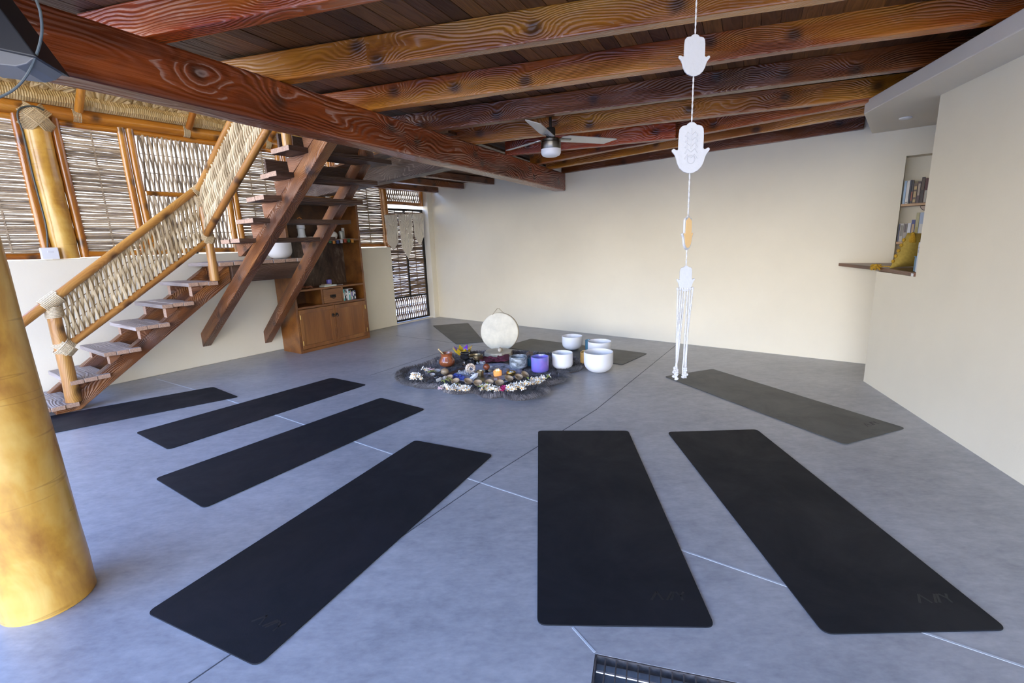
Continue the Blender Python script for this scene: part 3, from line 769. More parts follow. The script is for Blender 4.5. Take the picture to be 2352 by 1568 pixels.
#%%STAIRS
# ------------------------------------------------------------------ lower flight
st = thing('staircase', S(0, .5, 0), 'lower timber stair flight with grey worn treads rising along the left wall to a landing', 'staircase')
def lz(s): return .71*(s+.485)          # underside of the stringer
for d0 in (.70, .12):
    b = MB(); pts = [S(-.66, d0, 0), S(-.485, d0, 0), S(1.03, d0, lz(1.03)), S(1.03, d0, lz(1.03)+.19), S(-.60, d0, .08)]
    pts = [S(-.66, d0, 0.001), S(-.485, d0, 0.001), S(1.03, d0, lz(1.03)), S(1.03, d0, 1.245), S(-.50, d0, 1.245-.71*1.53), S(-.66, d0, .03)]
    b.prism(pts, WN*.10); child(b, 'stringer', M['stair'], st, axis=WT*1+V((0, 0, .71)), bevel=.006)
TR = [(-.495, .09), (-.229, .295), (.051, .50), (.332, .709), (.591, .90), (.863, 1.097)]
def board_tread(parent, name, c0, c1, z, th, along, mats, n=3, jag=.006):
    """tread made of n boards side by side; c0..c1 width direction points"""
    b = MB(); A0, A1 = V(c0), V(c1)
    for i in range(n):
        f0, f1 = i/n+.004, (i+1)/n-.004
        a, c = A0.lerp(A1, f0), A0.lerp(A1, f1); e0, e1 = random.uniform(-jag, jag), random.uniform(-jag, jag)
        al = along.normalized(); zz = random.uniform(-.003, .003)
        b.hexa([a+al*e0+V((0,0,z-th+zz)), c+al*e0+V((0,0,z-th+zz)), c+along+al*e1+V((0,0,z-th+zz)), a+along+al*e1+V((0,0,z-th+zz)),
                a+al*e0+V((0,0,z+zz)), c+al*e0+V((0,0,z+zz)), c+along+al*e1+V((0,0,z+zz)), a+along+al*e1+V((0,0,z+zz))])
        b.m[-4] = 1; b.m[-2] = 1
    return child(b, name, [mats, M['endg']], parent, axis=along, bevel=.004)
for i, (c, z) in enumerate(TR):
    board_tread(st, 'tread', S(c-.30, .06), S(c, .06), z, .040, WN*.80, M['tread'])
    if i > 0:
        for d0 in (.71, .13):
            zu = z-.043; s0 = c-.25; top = lambda s: lz(s)+.185
            sx = min(c-.02, s0+(zu-top(s0))/.71)
            b = MB(); b.prism([S(s0, d0, zu), S(s0, d0, top(s0)-.05), S(s0+.05, d0, top(s0)-.05), S(sx, d0, zu)], WN*.08)
            b.m[2] = 1; child(b, 'tread_block', [M['rise'], M['endg']], st, axis=WT, bevel=.003)
board_tread(st, 'landing', S(.90, .03), S(1.98, .03), 1.30, .042, WN*.84, M['tread'], n=7)
b = MB(); b.prism([S(1.035, .76, 1.06), S(1.95, .76, 1.06), S(1.95, .84, 1.06), S(1.035, .84, 1.06)], (0, 0, .195)); child(b, 'landing_joist', M['treadu'], st, axis=WT, bevel=.006)
b = MB(); b.prism([S(1.05, .03, 1.06), S(1.95, .03, 1.06), S(1.95, .11, 1.06), S(1.05, .11, 1.06)], (0, 0, .195)); child(b, 'landing_joist', M['treadu'], st, axis=WT, bevel=.006)
b = MB(); b.prism([S(1.035, .11, 1.06), S(1.10, .11, 1.06), S(1.10, .76, 1.06), S(1.035, .76, 1.06)], (0, 0, .195)); child(b, 'landing_joist', M['rise'], st, axis=WN, bevel=.006)

# ------------------------------------------------------------------ upper flight
uf = thing('staircase', S(1.35, 0, .2), 'steep upper timber stair flight leaning from the plaster wall up to the main beam', 'staircase')
def stringer(sb_, stp, zb, zt, dt, mat):
    """from the wall (d=0) to d=dt; vertical depth .18"""
    b = MB(); w = .10; hv = .175; k = (zt-zb)/dt
    a0, a1 = S(sb_, .0, zb), S(stp, dt, zt); c1 = S(stp, dt-.06, zt-.06*k+hv)
    # top end is cut level under the main beam
    ex = WT*w
    b.prism([S(sb_, .002, zb), a1, S(stp, dt-.02, zt+.05), c1, S(sb_, .002, zb+hv)], ex)
    child(b, 'stringer', mat, uf, axis=a1-a0, bevel=.007)
stringer(.92, .92, .242, 2.262, 3.09, M['stair']); stringer(1.70, 1.60, .135, 2.262, 2.70, M['stair'])
UT = [(1.335, 1.715, 1.492), (1.700, 2.030, 1.67), (1.972, 2.286, 1.854), (2.247, 2.532, 2.031), (2.503, 2.791, 2.205), (2.775, 3.06, 2.38)]
for i, (d0, d1, z) in enumerate(UT):
    board_tread(uf, 'tread', S(.75+.01*(i % 2), d0), S(.75+.01*(i % 2), d1), z+.042, .042, WT*1.08, M['treadu'], n=2)
    if i < 6:
        for (sl_, k, zb, hv) in ((.925, .6537, .242, .175), (1.67-.03*i/6, .7878, .135, .175)):
            topz = lambda d: zb+k*d+hv
            da = d0-.07; hgt = z-topz(da)
            if hgt < .02: da = d0-.12
            dm = da+(z-topz(da))/k
            b = MB(); zl = max(topz(da)-.02, z-.135)
            if z-zl < .03: continue
            b.prism([S(sl_, da, z-.001), S(sl_, da+.02, zl), S(sl_, da+.07, zl), S(sl_, max(dm, da+.08), z-.001)], WT*.09)
            child(b, 'tread_block', M['rise'], uf, axis=WN, bevel=.003)
for i in (3, 4):
    d0, d1, z = UT[i]; b = MB(); b.prism([S(.80, d0+.03, z+.044), S(1.78, d0+.03, z+.044), S(1.78, d0+.06, z+.044), S(.80, d0+.06, z+.044)], (0, 0, .125)); child(b, 'riser', M['treadu'], uf, axis=WT, bevel=.003)

# ------------------------------------------------------------------ railings
ra = thing('stair_railing', S(-.5, .8, .13), 'lower stair railing of honey poles filled with woven upright sticks', 'railing')
PR = .8
log('newel_post', S(-.525, PR, .092), S(-.515, PR, 1.02), .058, .050, M['rail'], ra, n=18)
log('newel_post', S(.86, PR, 1.10), S(.85, PR, 2.08), .045, .043, M['rail'], ra, n=18)
tz = lambda s: 1.161+(s+.368)*(2.031-1.161)/(.768+.368)+.01
bz = lambda s: .625+(s+.445)*(1.505-.625)/(.814+.445)+.01
log('hand_rail', S(-.95, PR+.02, tz(-.95)-.02), S(.87, PR, tz(.87)), .040, .036, M['rail'], ra, n=16)
log('bottom_rail', S(-.50, PR, bz(-.50)), S(.84, PR, bz(.84)), .034, .032, M['rail'], ra, n=16)
b = MB(); weave_v(b, lambda s, z, d: S(s, PR+d, z), -.46, .82, lambda s: bz(s)+.02, lambda s: tz(s)-.025, .0205, .0112, 2, amp=.55, dpt=.014, nz=10)
child(b, 'stick_weave', M['railw'], ra, smooth=True)
lash('rope_lashing', ra, S(-.516, PR, 1.03), V(WT)*.8+V((0, 0, .58)), .056, .15, M['ropep'], .0065)
lash('rope_lashing', ra, S(-.516, PR, .93), (0, 0, 1), .055, .10, M['ropep'], .0065)
lash('rope_lashing', ra, S(-.50, PR, .60), (0, 0, 1), .057, .085, M['ropep'], .0065, cross=WT)
lash('rope_lashing', ra, S(.84, PR, 2.075), V(WT)*.8+V((0, 0, .6)), .048, .13, M['rope'], .006)
lash('rope_lashing', ra, S(.85, PR, 1.95), (0, 0, 1), .047, .11, M['rope'], .006)
lash('rope_lashing', ra, S(.855, PR, 1.56), (0, 0, 1), .047, .10, M['rope'], .006, cross=V(WT)*.8+V((0, 0, .6)))
rb = thing('stair_railing', S(.80, .9, 1.6), 'upper stair railing of honey poles with dense peeled stick weave climbing under the main beam', 'railing')
SU = .83
t2 = lambda d: 2.09+(d-.85)*.568
b2 = lambda d: 1.60+(d-.85)*.560
log('hand_rail', S(SU, .83, t2(.83)), S(SU, 3.2, t2(3.2)), .034, .032, M['rail'], rb, n=16)
log('bottom_rail', S(SU, .86, b2(.86)), S(SU, 3.2, b2(3.2)), .036, .032, M['rail'], rb, n=16)
b = MB(); weave_v(b, lambda d, z, s: S(SU+s, d, z), .88, 3.15, lambda d: b2(d)+.02, lambda d: t2(d)-.02, .0205, .0112, 2, amp=.55, dpt=.014, nz=10)
child(b, 'stick_weave', M['railw'], rb, smooth=True)
log('newel_post', S(.80, 2.70, 2.25), S(.80, 2.70, 3.05), .042, .04, M['rail'], rb, n=16)

#%%CABINET
# ------------------------------------------------------------------ cabinet
C0, C1 = V((0, 0)), V((0, 0))
cs0, cs1 = 1.896, 3.120
def CF_(s): return .560+(s-1.896)*(-.065)         # front plane distance from wall
def K(s, d, z):                                    # d measured back from the front
    return S(s, CF_(s)-d, z)
cb = thing('cabinet', S(2.5, .3, 0), 'tall pine cabinet with two doors and open shelves under the stairs', 'cabinet')
def kb(mb, s0, s1, d0, d1, z0, z1):
    mb.prism([K(s0, d1, z0), K(s1, d1, z0), K(s1, d0, z0), K(s0, d0, z0)], (0, 0, z1-z0))
DB = .44
b = MB()
kb(b, cs0, cs0+.035, 0, DB, 0, 2.085); kb(b, cs1-.035, cs1, 0, DB, 0, 2.085)
kb(b, cs0, cs1, -.012, DB, 2.085, 2.117); kb(b, cs0+.035, cs1-.035, 0, .03, 0, .045); kb(b, cs0+.035, cs1-.035, 0, DB, .605, .635)
kb(b, cs0+.035, cs1-.035, -.006, DB, .845, .872); kb(b, cs0+.035, cs1-.035, .0, DB, 1.515, 1.543)
kb(b, 2.318, 2.348, 0, DB-.03, .635, .845); kb(b, 2.668, 2.698, 0, DB-.03, .635, .845); kb(b, 2.487, 2.517, 0, .03, .045, .605)
kb(b, cs0+.035, cs1-.035, 0, .03, 2.02, 2.085)
child(b, 'carcass', M['cab'], cb, axis=WT, bevel=.003)
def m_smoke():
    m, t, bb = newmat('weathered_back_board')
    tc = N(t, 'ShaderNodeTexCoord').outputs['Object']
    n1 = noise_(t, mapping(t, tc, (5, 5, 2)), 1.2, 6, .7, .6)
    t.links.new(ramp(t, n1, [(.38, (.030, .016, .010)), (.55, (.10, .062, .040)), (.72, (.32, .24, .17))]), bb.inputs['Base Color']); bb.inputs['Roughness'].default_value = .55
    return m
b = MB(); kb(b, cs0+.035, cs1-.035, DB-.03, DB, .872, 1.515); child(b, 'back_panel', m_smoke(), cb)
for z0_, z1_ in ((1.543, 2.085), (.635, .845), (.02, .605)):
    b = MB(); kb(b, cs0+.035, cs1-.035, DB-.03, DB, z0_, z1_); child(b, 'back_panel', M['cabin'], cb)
for (s0, s1, hs, hx) in ((1.935, 2.484, 1.945, 2.47), (2.520, 3.082, 3.072, 2.535)):
    b = MB(); fw = .055
    kb(b, s0, s1, -.006, .018, .05, .05+fw); kb(b, s0, s1, -.006, .018, .60-fw, .60); kb(b, s0, s0+fw, -.006, .018, .05+fw, .60-fw); kb(b, s1-fw, s1, -.006, .018, .05+fw, .60-fw)
    dd = child(b, 'door', M['cab'], cb, axis=(0, 0, 1), bevel=.003)
    b = MB(); kb(b, s0+fw, s1-fw, .004, .014, .05+fw, .60-fw); child(b, 'door_panel', M['cab'], dd, axis=(0, 0, 1))
    b = MB(); c = K(hx, -.012, .465); b.lathe([(0, .016), (.010, .012), (.012, .0), (.02, -.004), (0, -.006)], c, 12, az=WN); b.tube([c+WN*.01+WT*(.022*math.cos(w*PI/8))+V((0, 0, .022*math.sin(w*PI/8)-.012)) for w in range(16)], .0035, 6, closed=True)
    child(b, 'ring_pull', M['iron'], dd, smooth=True)
    for z in (.14, .50):
        b = MB(); b.tube([K(hs, -.010, z-.03), K(hs, -.010, z+.03)], .006, 8); child(b, 'hinge', M['brass'], dd, smooth=True)
b = MB(); kb(b, 2.352, 2.664, -.004, .016, .640, .840); dw = child(b, 'drawer', M['cab'], cb, axis=WT, bevel=.003)
b = MB(); c = K(2.508, -.012, .735); b.box(c, .09, .004, .04, WT, WN); b.tube([c+WT*(.03*math.cos(w*PI/8))+V((0, 0, -.012+.022*math.sin(w*PI/8)))+WN*.01 for w in range(16)], .0035, 6, closed=True)
child(b, 'drawer_pull', M['iron'], dw)
# books in the cabinet
def book(name, P0, ax, ay, th, dp, h, col, label, group=None, tilt=0, page=(.75, .70, .58), band=None, bandcol=(.8, .8, .75)):
    """P0 = bottom front-left of spine; ax = across spines, ay = into shelf"""
    az = V((0, 0, 1)); ax = V(ax).normalized(); ay = V(ay).normalized()
    if tilt: 
        rot = Matrix.Rotation(tilt, 3, ay); ax2, az2 = rot @ ax, rot @ az
        if ax2.z < 0: P0 = V(P0)+V((0, 0, -ax2.z*th))
    else: ax2, az2 = ax, az
    C = V(P0)+ax2*th/2+ay*dp/2+az2*h/2
    mt = simple('cover_'+name, col, .45); pg = simple('paper', page, .8)
    b = MB(); t = .0018
    b.box(C-ax2*(th/2-t/2), t, dp, h, ax2, ay, az2); b.box(C+ax2*(th/2-t/2), t, dp, h, ax2, ay, az2); b.box(C-ay*(dp/2-t/2), th-2*t, t, h, ax2, ay, az2)
    t_ = b.build('book', mt)
    tag(t_, label, 'book', group)
    b = MB(); b.box(C+ay*.002, th-2*t-.0004, dp-.006, h-.006, ax2, ay, az2); child(b, 'pages', pg, t_)
    if band:
        for (f0, f1) in band:
            b = MB(); zc = (f0+f1)/2; b.box(C-ay*(dp/2+.0004)+az2*(h*(zc-.5)), (th-2*t)*.8, .0008, h*(f1-f0), ax2, ay, az2)
            child(b, 'spine_label', simple('spine_print', bandcol, .5), t_)
    return t_
xs = 2.712
for (th, h, col, nm, bd, tl) in [(.028, .168, (.12, .52, .50), 'turquoise', [(.2, .7)], 0), (.018, .150, (.03, .03, .05), 'black', [(.5, .9)], 0), (.02, .142, (.10, .06, .04), 'dark brown', [(.2, .5), (.6, .8)], 0),
        (.026, .158, (.72, .74, .78), 'white', [(.3, .6)], 0), (.03, .135, (.15, .42, .40), 'teal', [(.6, .8)], 0), (.014, .140, (.45, .30, .16), 'tan', [(.3, .8)], 0),
        (.022, .120, (.22, .20, .38), 'violet', [(.1, .4)], 0), (.024, .140, (.04, .06, .05), 'dark green', [(.4, .9)], 0), (.026, .135, (.03, .04, .09), 'navy', [(.1, .35), (.6, .8)], 0)]:
    book('cab', K(xs, .03, .636), WT, -WN, th, .13, h, col, '%s book standing in the right compartment of the pine cabinet' % nm, 'books in the cabinet', 0, band=bd); xs += th+.003
b = MB(); c = K(2.835, .08, .802); b.box(c, .10, .13, .006, WT, WN); o = b.build('booklet', M['whitep']); o.location.z += 0; tag(o, 'thin white booklet lying on top of the books in the cabinet', 'booklet')
# counter things
b = MB(); b.box(K(2.49, .06, .887-.003), .20, .13, .022, WT, WN); o = b.build('book', simple('pale_cover', (.62, .66, .58), .5), bevel=.002); tag(o, 'pale green book lying flat on the cabinet counter', 'book')
b = MB(); b.box(K(2.47, .07, .902), .11, .09, .012, WT, WN); o = b.build('notebook', simple('beige_cover', (.50, .44, .34), .6), bevel=.002); tag(o, 'small beige notebook on top of the pale green book', 'notebook')
b = MB(); b.lathe([(0, 0), (.036, 0), (.037, .004), (.037, .07), (.034, .07), (.034, .01), (0, .01)], K(2.535, .09, .8955)+V((0, 0, .0003)), 24); o = b.build('candle_jar', simple('violet_glass', (.16, .13, .50), .1, coat=.5), smooth=True); tag(o, 'violet glass candle jar standing on the pale green book', 'candle jar')
b = MB(); b.box(K(2.70, .09, .876), .10, .06, .006, WT, WN); o = b.build('phone_tray', simple('silver_tray', (.45, .47, .52), .3, metal=.5)); tag(o, 'small flat silvery tray lying on the cabinet counter', 'tray')
b = MB()
for k in range(5):
    w = 2*PI*k/5; c = K(2.18, .10, .885); b.tube([c, c+(WT*math.cos(w)+WN*math.sin(w))*.05+V((0, 0, .012)), c+(WT*math.cos(w)+WN*math.sin(w))*.085], [.016, .014, .004], 8)
o = b.build('starfish', simple('red_brown_starfish', (.26, .10, .05), .7, bumps=(60, .5)), smooth=True); tag(o, 'reddish dried starfish lying on the dark end of the cabinet counter', 'starfish')
# shelf things
def lathe_thing(name, prof, c, mat, label, cat, n=28, group=None, sx=1.0, az=None):
    b = MB(); b.lathe(prof, c, n, sx=sx, az=az); o = b.build(name, mat, smooth=True); return tag(o, label, cat, group)
def bowlprof(r, h, th=.004, base=.5, k=.35):
    """rounded bottom vessel with an inner wall"""
    pr = [(0, 0), (r*base, 0)]
    for i in range(1, 7):
        a = PI/2*i/6; pr.append((r*base+(r-r*base)*math.sin(a), k*h*(1-math.cos(a))))
    pr += [(r, h*.95), (r-.0005, h), (r-th*.7, h+.0006), (r-th, h*.97)]
    for i in range(6, 0, -1):
        a = PI/2*i/6; pr.append(((r-th)*base+(r-th)*(1-base)*math.sin(a), th+k*h*(1-math.cos(a))))
    pr += [(0, th)]
    return pr
bt = lathe_thing('white_bottle', [(0, 0), (.044, 0), (.058, .012), (.060, .03), (.047, .06), (.046, .14), (.055, .15), (.052, .20), (.044, .235), (.03, .24), (0, .24)], K(2.19, .10, 1.5445), simple('matt_white_ceramic', (.62, .66, .68), .4), 'matt white bottle with an orange strap on the cabinet shelf behind the stairs', 'bottle')
b = MB(); c = K(2.19, .10, 1.5445); b.tube([c+V((0, 0, .225))-WT*.035-WN*-.03, c+V((0, 0, .28))-WT*.03, c+V((0, 0, .295)), c+V((0, 0, .27))+WT*.03, c+V((0, 0, .225))+WT*.045], .007, 6); child(b, 'strap', simple('orange_leather', (.55, .20, .04), .5), bt, smooth=True)
lathe_thing('glass_jar', [(0, 0), (.04, 0), (.041, .1), (.03, .11), (.03, .115), (0, .115)], K(2.87, .12, 1.544), simple('dusty_glass', (.35, .36, .30), .15, trans=.3), 'small clear jar on the cabinet shelf between skull ornament and white candle', 'jar')
lathe_thing('pillar_candle', [(0, 0), (.022, 0), (.022, .16), (0, .158)], K(2.94, .17, 1.544), simple('ivory_wax', (.62, .58, .48), .4), 'ivory pillar candle on the right end of the cabinet shelf', 'candle')
b = MB(); c = K(2.73, .12, 1.5435); b.ball(c+V((0, 0, .055)), .055, 16, sc=(1, .9, .95)); b.ball(c+V((0, 0, .018))-WN*-.025, .03, 12, sc=(1, .8, .6))
o = b.build('round_ornament', simple('cream_ceramic', (.58, .54, .45), .5, bumps=(30, .3)), smooth=True); tag(o, 'rounded cream ceramic ornament on the cabinet shelf', 'ornament')
lathe_thing('small_dish', bowlprof(.045, .035), K(2.33, .12, 1.5437), simple('dish_beige', (.50, .46, .38), .5), 'small pale dish beside the white bottle on the cabinet shelf', 'dish')
fl = thing('prayer_flags', K(2.8, -.02, 1.53), 'string of tiny coloured prayer flags along the cabinet shelf edge', 'flags')
b = MB(); b.tube([K(2.52+.07*i, -.016, 1.535-.012*math.sin(i*.9)) for i in range(8)], .0015, 5); child(b, 'string', M['cordw'], fl)
for i, c in enumerate([(.03, .10, .04), (.45, .17, .03), (.04, .06, .14), (.5, .5, .5), (.35, .06, .03), (.03, .10, .04), (.50, .22, .03)]):
    b = MB(); s_ = 2.555+.066*i; b.box(K(s_, -.018, 1.506-.008*math.sin(i)), .042, .001, .05, WT, WN); child(b, 'flag', simple('flag_cloth', c, .8), fl)
# white bowl on the landing
lathe_thing('white_bowl', bowlprof(.15, .20, .008, .35, .5), S(1.76, .60, 1.3035), M['frost'], 'frosted white bowl standing on the stair landing', 'bowl', 40)

#%%FAN
fn = thing('ceiling_fan', V((.405, 4.4, 2.2)), 'three-blade silver ceiling fan with a white globe light', 'ceiling fan')
FC = V((.405, 4.4, 0))
b = MB(); b.lathe([(.012, 0), (.012, .17)], FC+V((0, 0, 2.36)), 12); b.lathe([(.0, .0), (.05, .0), (.055, .03), (.03, .05)], FC+V((0, 0, 2.475)), 20); child(b, 'down_rod', M['iron'], fn, smooth=True)
b = MB(); b.lathe([(.0, .0), (.040, .0), (.042, .07), (.036, .085), (.012, .088), (0, .088)], FC+V((0, 0, 2.278)), 24); child(b, 'canopy', M['iron'], fn, smooth=True)
b = MB(); b.lathe([(0, 0), (.086, 0), (.088, .004), (.088, .055), (.084, .058), (.088, .061), (.088, .078), (.075, .085), (0, .085)], FC+V((0, 0, 2.188)), 40); child(b, 'motor_housing', M['nickel'], fn, smooth=True)
b = MB(); b.lathe([(0, -.064), (.05, -.062), (.075, -.052), (.086, -.035), (.088, -.02), (.088, 0), (0, 0)], FC+V((0, 0, 2.187)), 40); child(b, 'lamp_globe', M['opal'], fn, smooth=True)
for tip in [G(1428, 327, 2.275), G(1148, 352, 2.275), G(1222, 280, 2.275)]:
    dv = V((tip.x-FC.x, tip.y-FC.y, 0)); dv.normalize(); 
    sv = V((-dv.y, dv.x, 0)); zc = 2.278
    tw = (sv*math.cos(.22)-V((0, 0, math.sin(.22)))); nn = dv.cross(tw)
    p = [(.10, -.035), (.16, -.062), (.64, -.055), (.66, -.05), (.58, .055), (.12, .06), (.10, .035)]
    b = MB(); b.prism([FC+V((0, 0, zc))+dv*a+tw*c for a, c in p], nn*.006); bl = child(b, 'blade', M['blade'], fn)
    b = MB(); b.prism([FC+V((0, 0, zc-.004))+dv*a+tw*c-nn*.001 for a, c in [(.06, -.014), (.2, -.012), (.2, .012), (.06, .014)]], nn*.004); child(b, 'blade_bracket', M['nickel'], fn)

#%%MATS
def rounded(quad, r=.035, n=6):
    out = []
    for i in range(4):
        a, p, c = quad[i-1], quad[i], quad[(i+1) % 4]
        u, w = (a-p).normalized(), (c-p).normalized()
        p0, p1 = p+u*r, p+w*r
        for k in range(n+1):
            t = k/n; out.append((p0*(1-t)**2+p*2*t*(1-t)+p1*t*t))
    return out
def ymat(quad, label, mat='mat', logo=None):
    quad = [V((q[0], q[1], 0)) for q in quad]
    pts = rounded(quad)
    b = MB(); b.prism([p+V((0, 0, .0008)) for p in pts], (0, 0, .0052))
    o = b.build('yoga_mat', M[mat], bevel=.0015); tag(o, label, 'yoga mat', 'yoga mats on the floor')
    # fix winding for upward normal
    bm = bmesh.new(); bm.from_mesh(o.data); bmesh.ops.recalc_face_normals(bm, faces=bm.faces); bm.to_mesh(o.data); bm.free()
    if logo is not None:
        c = quad[logo]; 
        along = (quad[(logo+2) % 4]-quad[(logo+1) % 4]) if False else None
        a, d_ = quad[(logo+1) % 4]-c, quad[logo-1]-c
        long, short = (a, d_) if a.length > d_.length else (d_, a)
        long.normalize(); short.normalize(); o_ = c+long*.13+short*.20
        b = MB()
        # embossed zigzag mark: slanted strokes and a fork
        def stroke(x0, y0, x1, y1, w=.008):
            p, q = o_+short*x0+long*y0, o_+short*x1+long*y1; t = (q-p).normalized(); 
            b.box((p+q)/2+V((0, 0, .0062)), (q-p).length, w, .0006, t, V((-t.y, t.x, 0)))
        stroke(0, 0, -.03, .045); stroke(-.03, .045, -.045, 0); stroke(-.06, 0, -.09, .045); stroke(-.075, 0, -.10, .045); stroke(-.12, 0, -.12, .022); stroke(-.12, .022, -.135, .045); stroke(-.12, .022, -.105, .045)
        child(b, 'mat_logo', M['logo'], o)
    return o
def Q(*px): return [G(*p) for p in px]
ymat(Q((1236, 990), (1443, 990), (1643, 1443), (1234, 1437)), 'black yoga mat in the front middle with its near edge level across the photo', logo=2)
ymat(Q((1533, 993), (1738, 987), (2316, 1449), (1893, 1458)), 'black yoga mat running to the lower right corner', logo=2)
ymat(Q((953, 1012), (1132, 1045), (590, 1533), (336, 1409)), 'black yoga mat nearest the palm post, running to the lower left', logo=2)
ymat(Q((1526, 865), (1637, 848), (2080, 984), (1940, 1022)), 'black yoga mat with painted grey sheen by the right wall under the garland tassel', 'matsheen', logo=2)
ymat(Q((875, 914), (976, 940), (468, 1168), (356, 1100)), 'black yoga mat on the left, third from the stairs')
ymat(Q((762, 868), (842, 884), (386, 1033), (312, 994)), 'black yoga mat on the left, second from the stairs')
hq = [V((-2.722, 4.464)), V((-3.212, 4.854))]; dv = V((-.829, -.559)).normalized()
dv = (V((-4.15, 4.153))-hq[1]).normalized()
ymat([hq[0], hq[1], hq[1]+dv*1.8, hq[0]+dv*1.8], 'black yoga mat closest to the stairs, half hidden by the palm post')
iq = [V((-1.399, 8.271)), V((-.783, 8.413)), V((-.40, 6.73)), V((-.98+.182, 6.59))]
iq = [V((-1.40, 8.25)), V((-.79, 8.36)), V((-.44, 6.62)), V((-1.05+.15, 6.55))]
ymat([V((-1.399, 8.271)), V((-.783, 8.413)), V((-.40, 6.68)), V((-.798, 6.59))], 'black yoga mat with painted grey sheen at the back by the door, left of the drum', 'matsheen')
k0, k1 = V((.307, 6.759)), V((1.66, 5.628)); kd = (k0-k1).normalized(); kn = (V((1.238, 5.141))-k1)
ymat([k1+kd*1.8, k1, k1+kn, k1+kn+kd*1.8], 'black yoga mat with painted grey sheen behind the drum and white singing bowls', 'matsheen')

#%%ALTAR
# ------------------------------------------------------------------ fur rug
RZ = .03
outl = [(909, 868), (914, 884), (945, 889), (958, 894), (1008, 893), (1024, 905), (1052, 908), (1088, 902), (1102, 914), (1130, 918), (1156, 911), (1162, 920), (1200, 923), (1248, 912), (1256, 900), (1248, 888), (1272, 888), (1300, 877), (1306, 866), (1288, 858), (1322, 857), (1346, 847), (1338, 834), (1310, 824), (1262, 818), (1200, 814), (1120, 812), (1060, 816), (1010, 826), (985, 838), (960, 846), (928, 852)]
wp = [G(u, v) for u, v in outl]
def smooth_poly(p, it=2):
    for _ in range(it):
        q = []
        for i in range(len(p)):
            a, c = p[i], p[(i+1) % len(p)]; q += [a*.75+c*.25, a*.25+c*.75]
        p = q
    return p
sp_ = smooth_poly(wp)
def inside(p, poly):
    r = False; n = len(poly)
    for i in range(n):
        a, c = poly[i], poly[i-1]
        if (a.y > p.y) != (c.y > p.y) and p.x < (c.x-a.x)*(p.y-a.y)/(c.y-a.y)+a.x: r = not r
    return r
def edge_d(p, poly):
    m = 9
    for i in range(len(poly)):
        a, c = poly[i-1], poly[i]; ab = c-a; t = max(0, min(1, (p-a).dot(ab)/max(1e-9, ab.length_squared))); m = min(m, (p-(a+ab*t)).length)
    return m
def m_fur():
    m, t, bb = newmat('grey_sheepskin')
    at = N(t, 'ShaderNodeAttribute'); at.attribute_name = 'tone'
    t.links.new(ramp(t, at.outputs['Fac'], [(0, (.032, .028, .031)), (.4, (.080, .070, .074)), (.75, (.20, .178, .175)), (1, (.42, .375, .345))]), bb.inputs['Base Color'])
    bb.inputs['Roughness'].default_value = .75; bb.inputs['Sheen Weight'].default_value = .3
    return m
cloth_zone = smooth_poly([G(*q) for q in [(1046, 862), (1064, 848), (1097, 839), (1150, 835), (1173, 841), (1198, 852), (1184, 864), (1160, 877), (1120, 881), (1082, 877), (1054, 871)]])
b = MB()
cen = sum(sp_, V())/len(sp_); inner = []
b.prism([p+V((0, 0, .001)) for p in [cen+(q-cen)*.985 for q in sp_]], (0, 0, .014), 0, .15)
xs_ = [p.x for p in sp_]; ys_ = [p.y for p in sp_]
random.seed(11); cnt = 0
pts_f = []
while cnt < 26000:
    p = V((random.uniform(min(xs_), max(xs_)), random.uniform(min(ys_), max(ys_)), 0))
    if not inside(p, sp_): continue
    cnt += 1
    ed = edge_d(p, sp_); 
    if inside(p, cloth_zone): continue
    fl = noise.noise(p*3.5)*3.0+noise.noise(p*11)*1.2
    out = V((math.cos(fl*2), math.sin(fl*2), 0))
    if ed < .09: out = (out*.3+(p-cen).normalized()).normalized()
    L = random.uniform(.035, .060); w = random.uniform(.0014, .0032); sd2 = V((-out.y, out.x, 0))
    h = .034 if ed > .10 else .050
    hz = h*random.uniform(.7, 1.15); tn = min(1, max(0, .34+.6*noise.noise(p*7)+random.uniform(-.25, .3)+(.22 if ed < .07 else 0)))
    a = p+V((0, 0, .010)); m_ = a+out*L*.5+V((0, 0, hz*.8)); t_ = a+out*L*1.1+V((0, 0, hz*.55)); t2_ = t_+out*.012+V((0, 0, -.012))
    b.add([a-sd2*w, a+sd2*w, m_+sd2*w*.9, m_-sd2*w*.9, t_+sd2*w*.5, t_-sd2*w*.5, t2_], [(0, 1, 2, 3), (3, 2, 4, 5), (5, 4, 6)], 0, tn)
rug = b.build('sheepskin_rug', m_fur(), smooth=False); tag(rug, 'dark grey long-haired sheepskin rug spread on the floor under the altar things', 'rug')
random.seed(5)
Z0 = .034     # flattened pile under the things
def at(u, v, z=Z0): return G(u, v, z)
def ppm(p): return (V(p)-CAM).dot(CF)/FPX       # metres per pixel at p

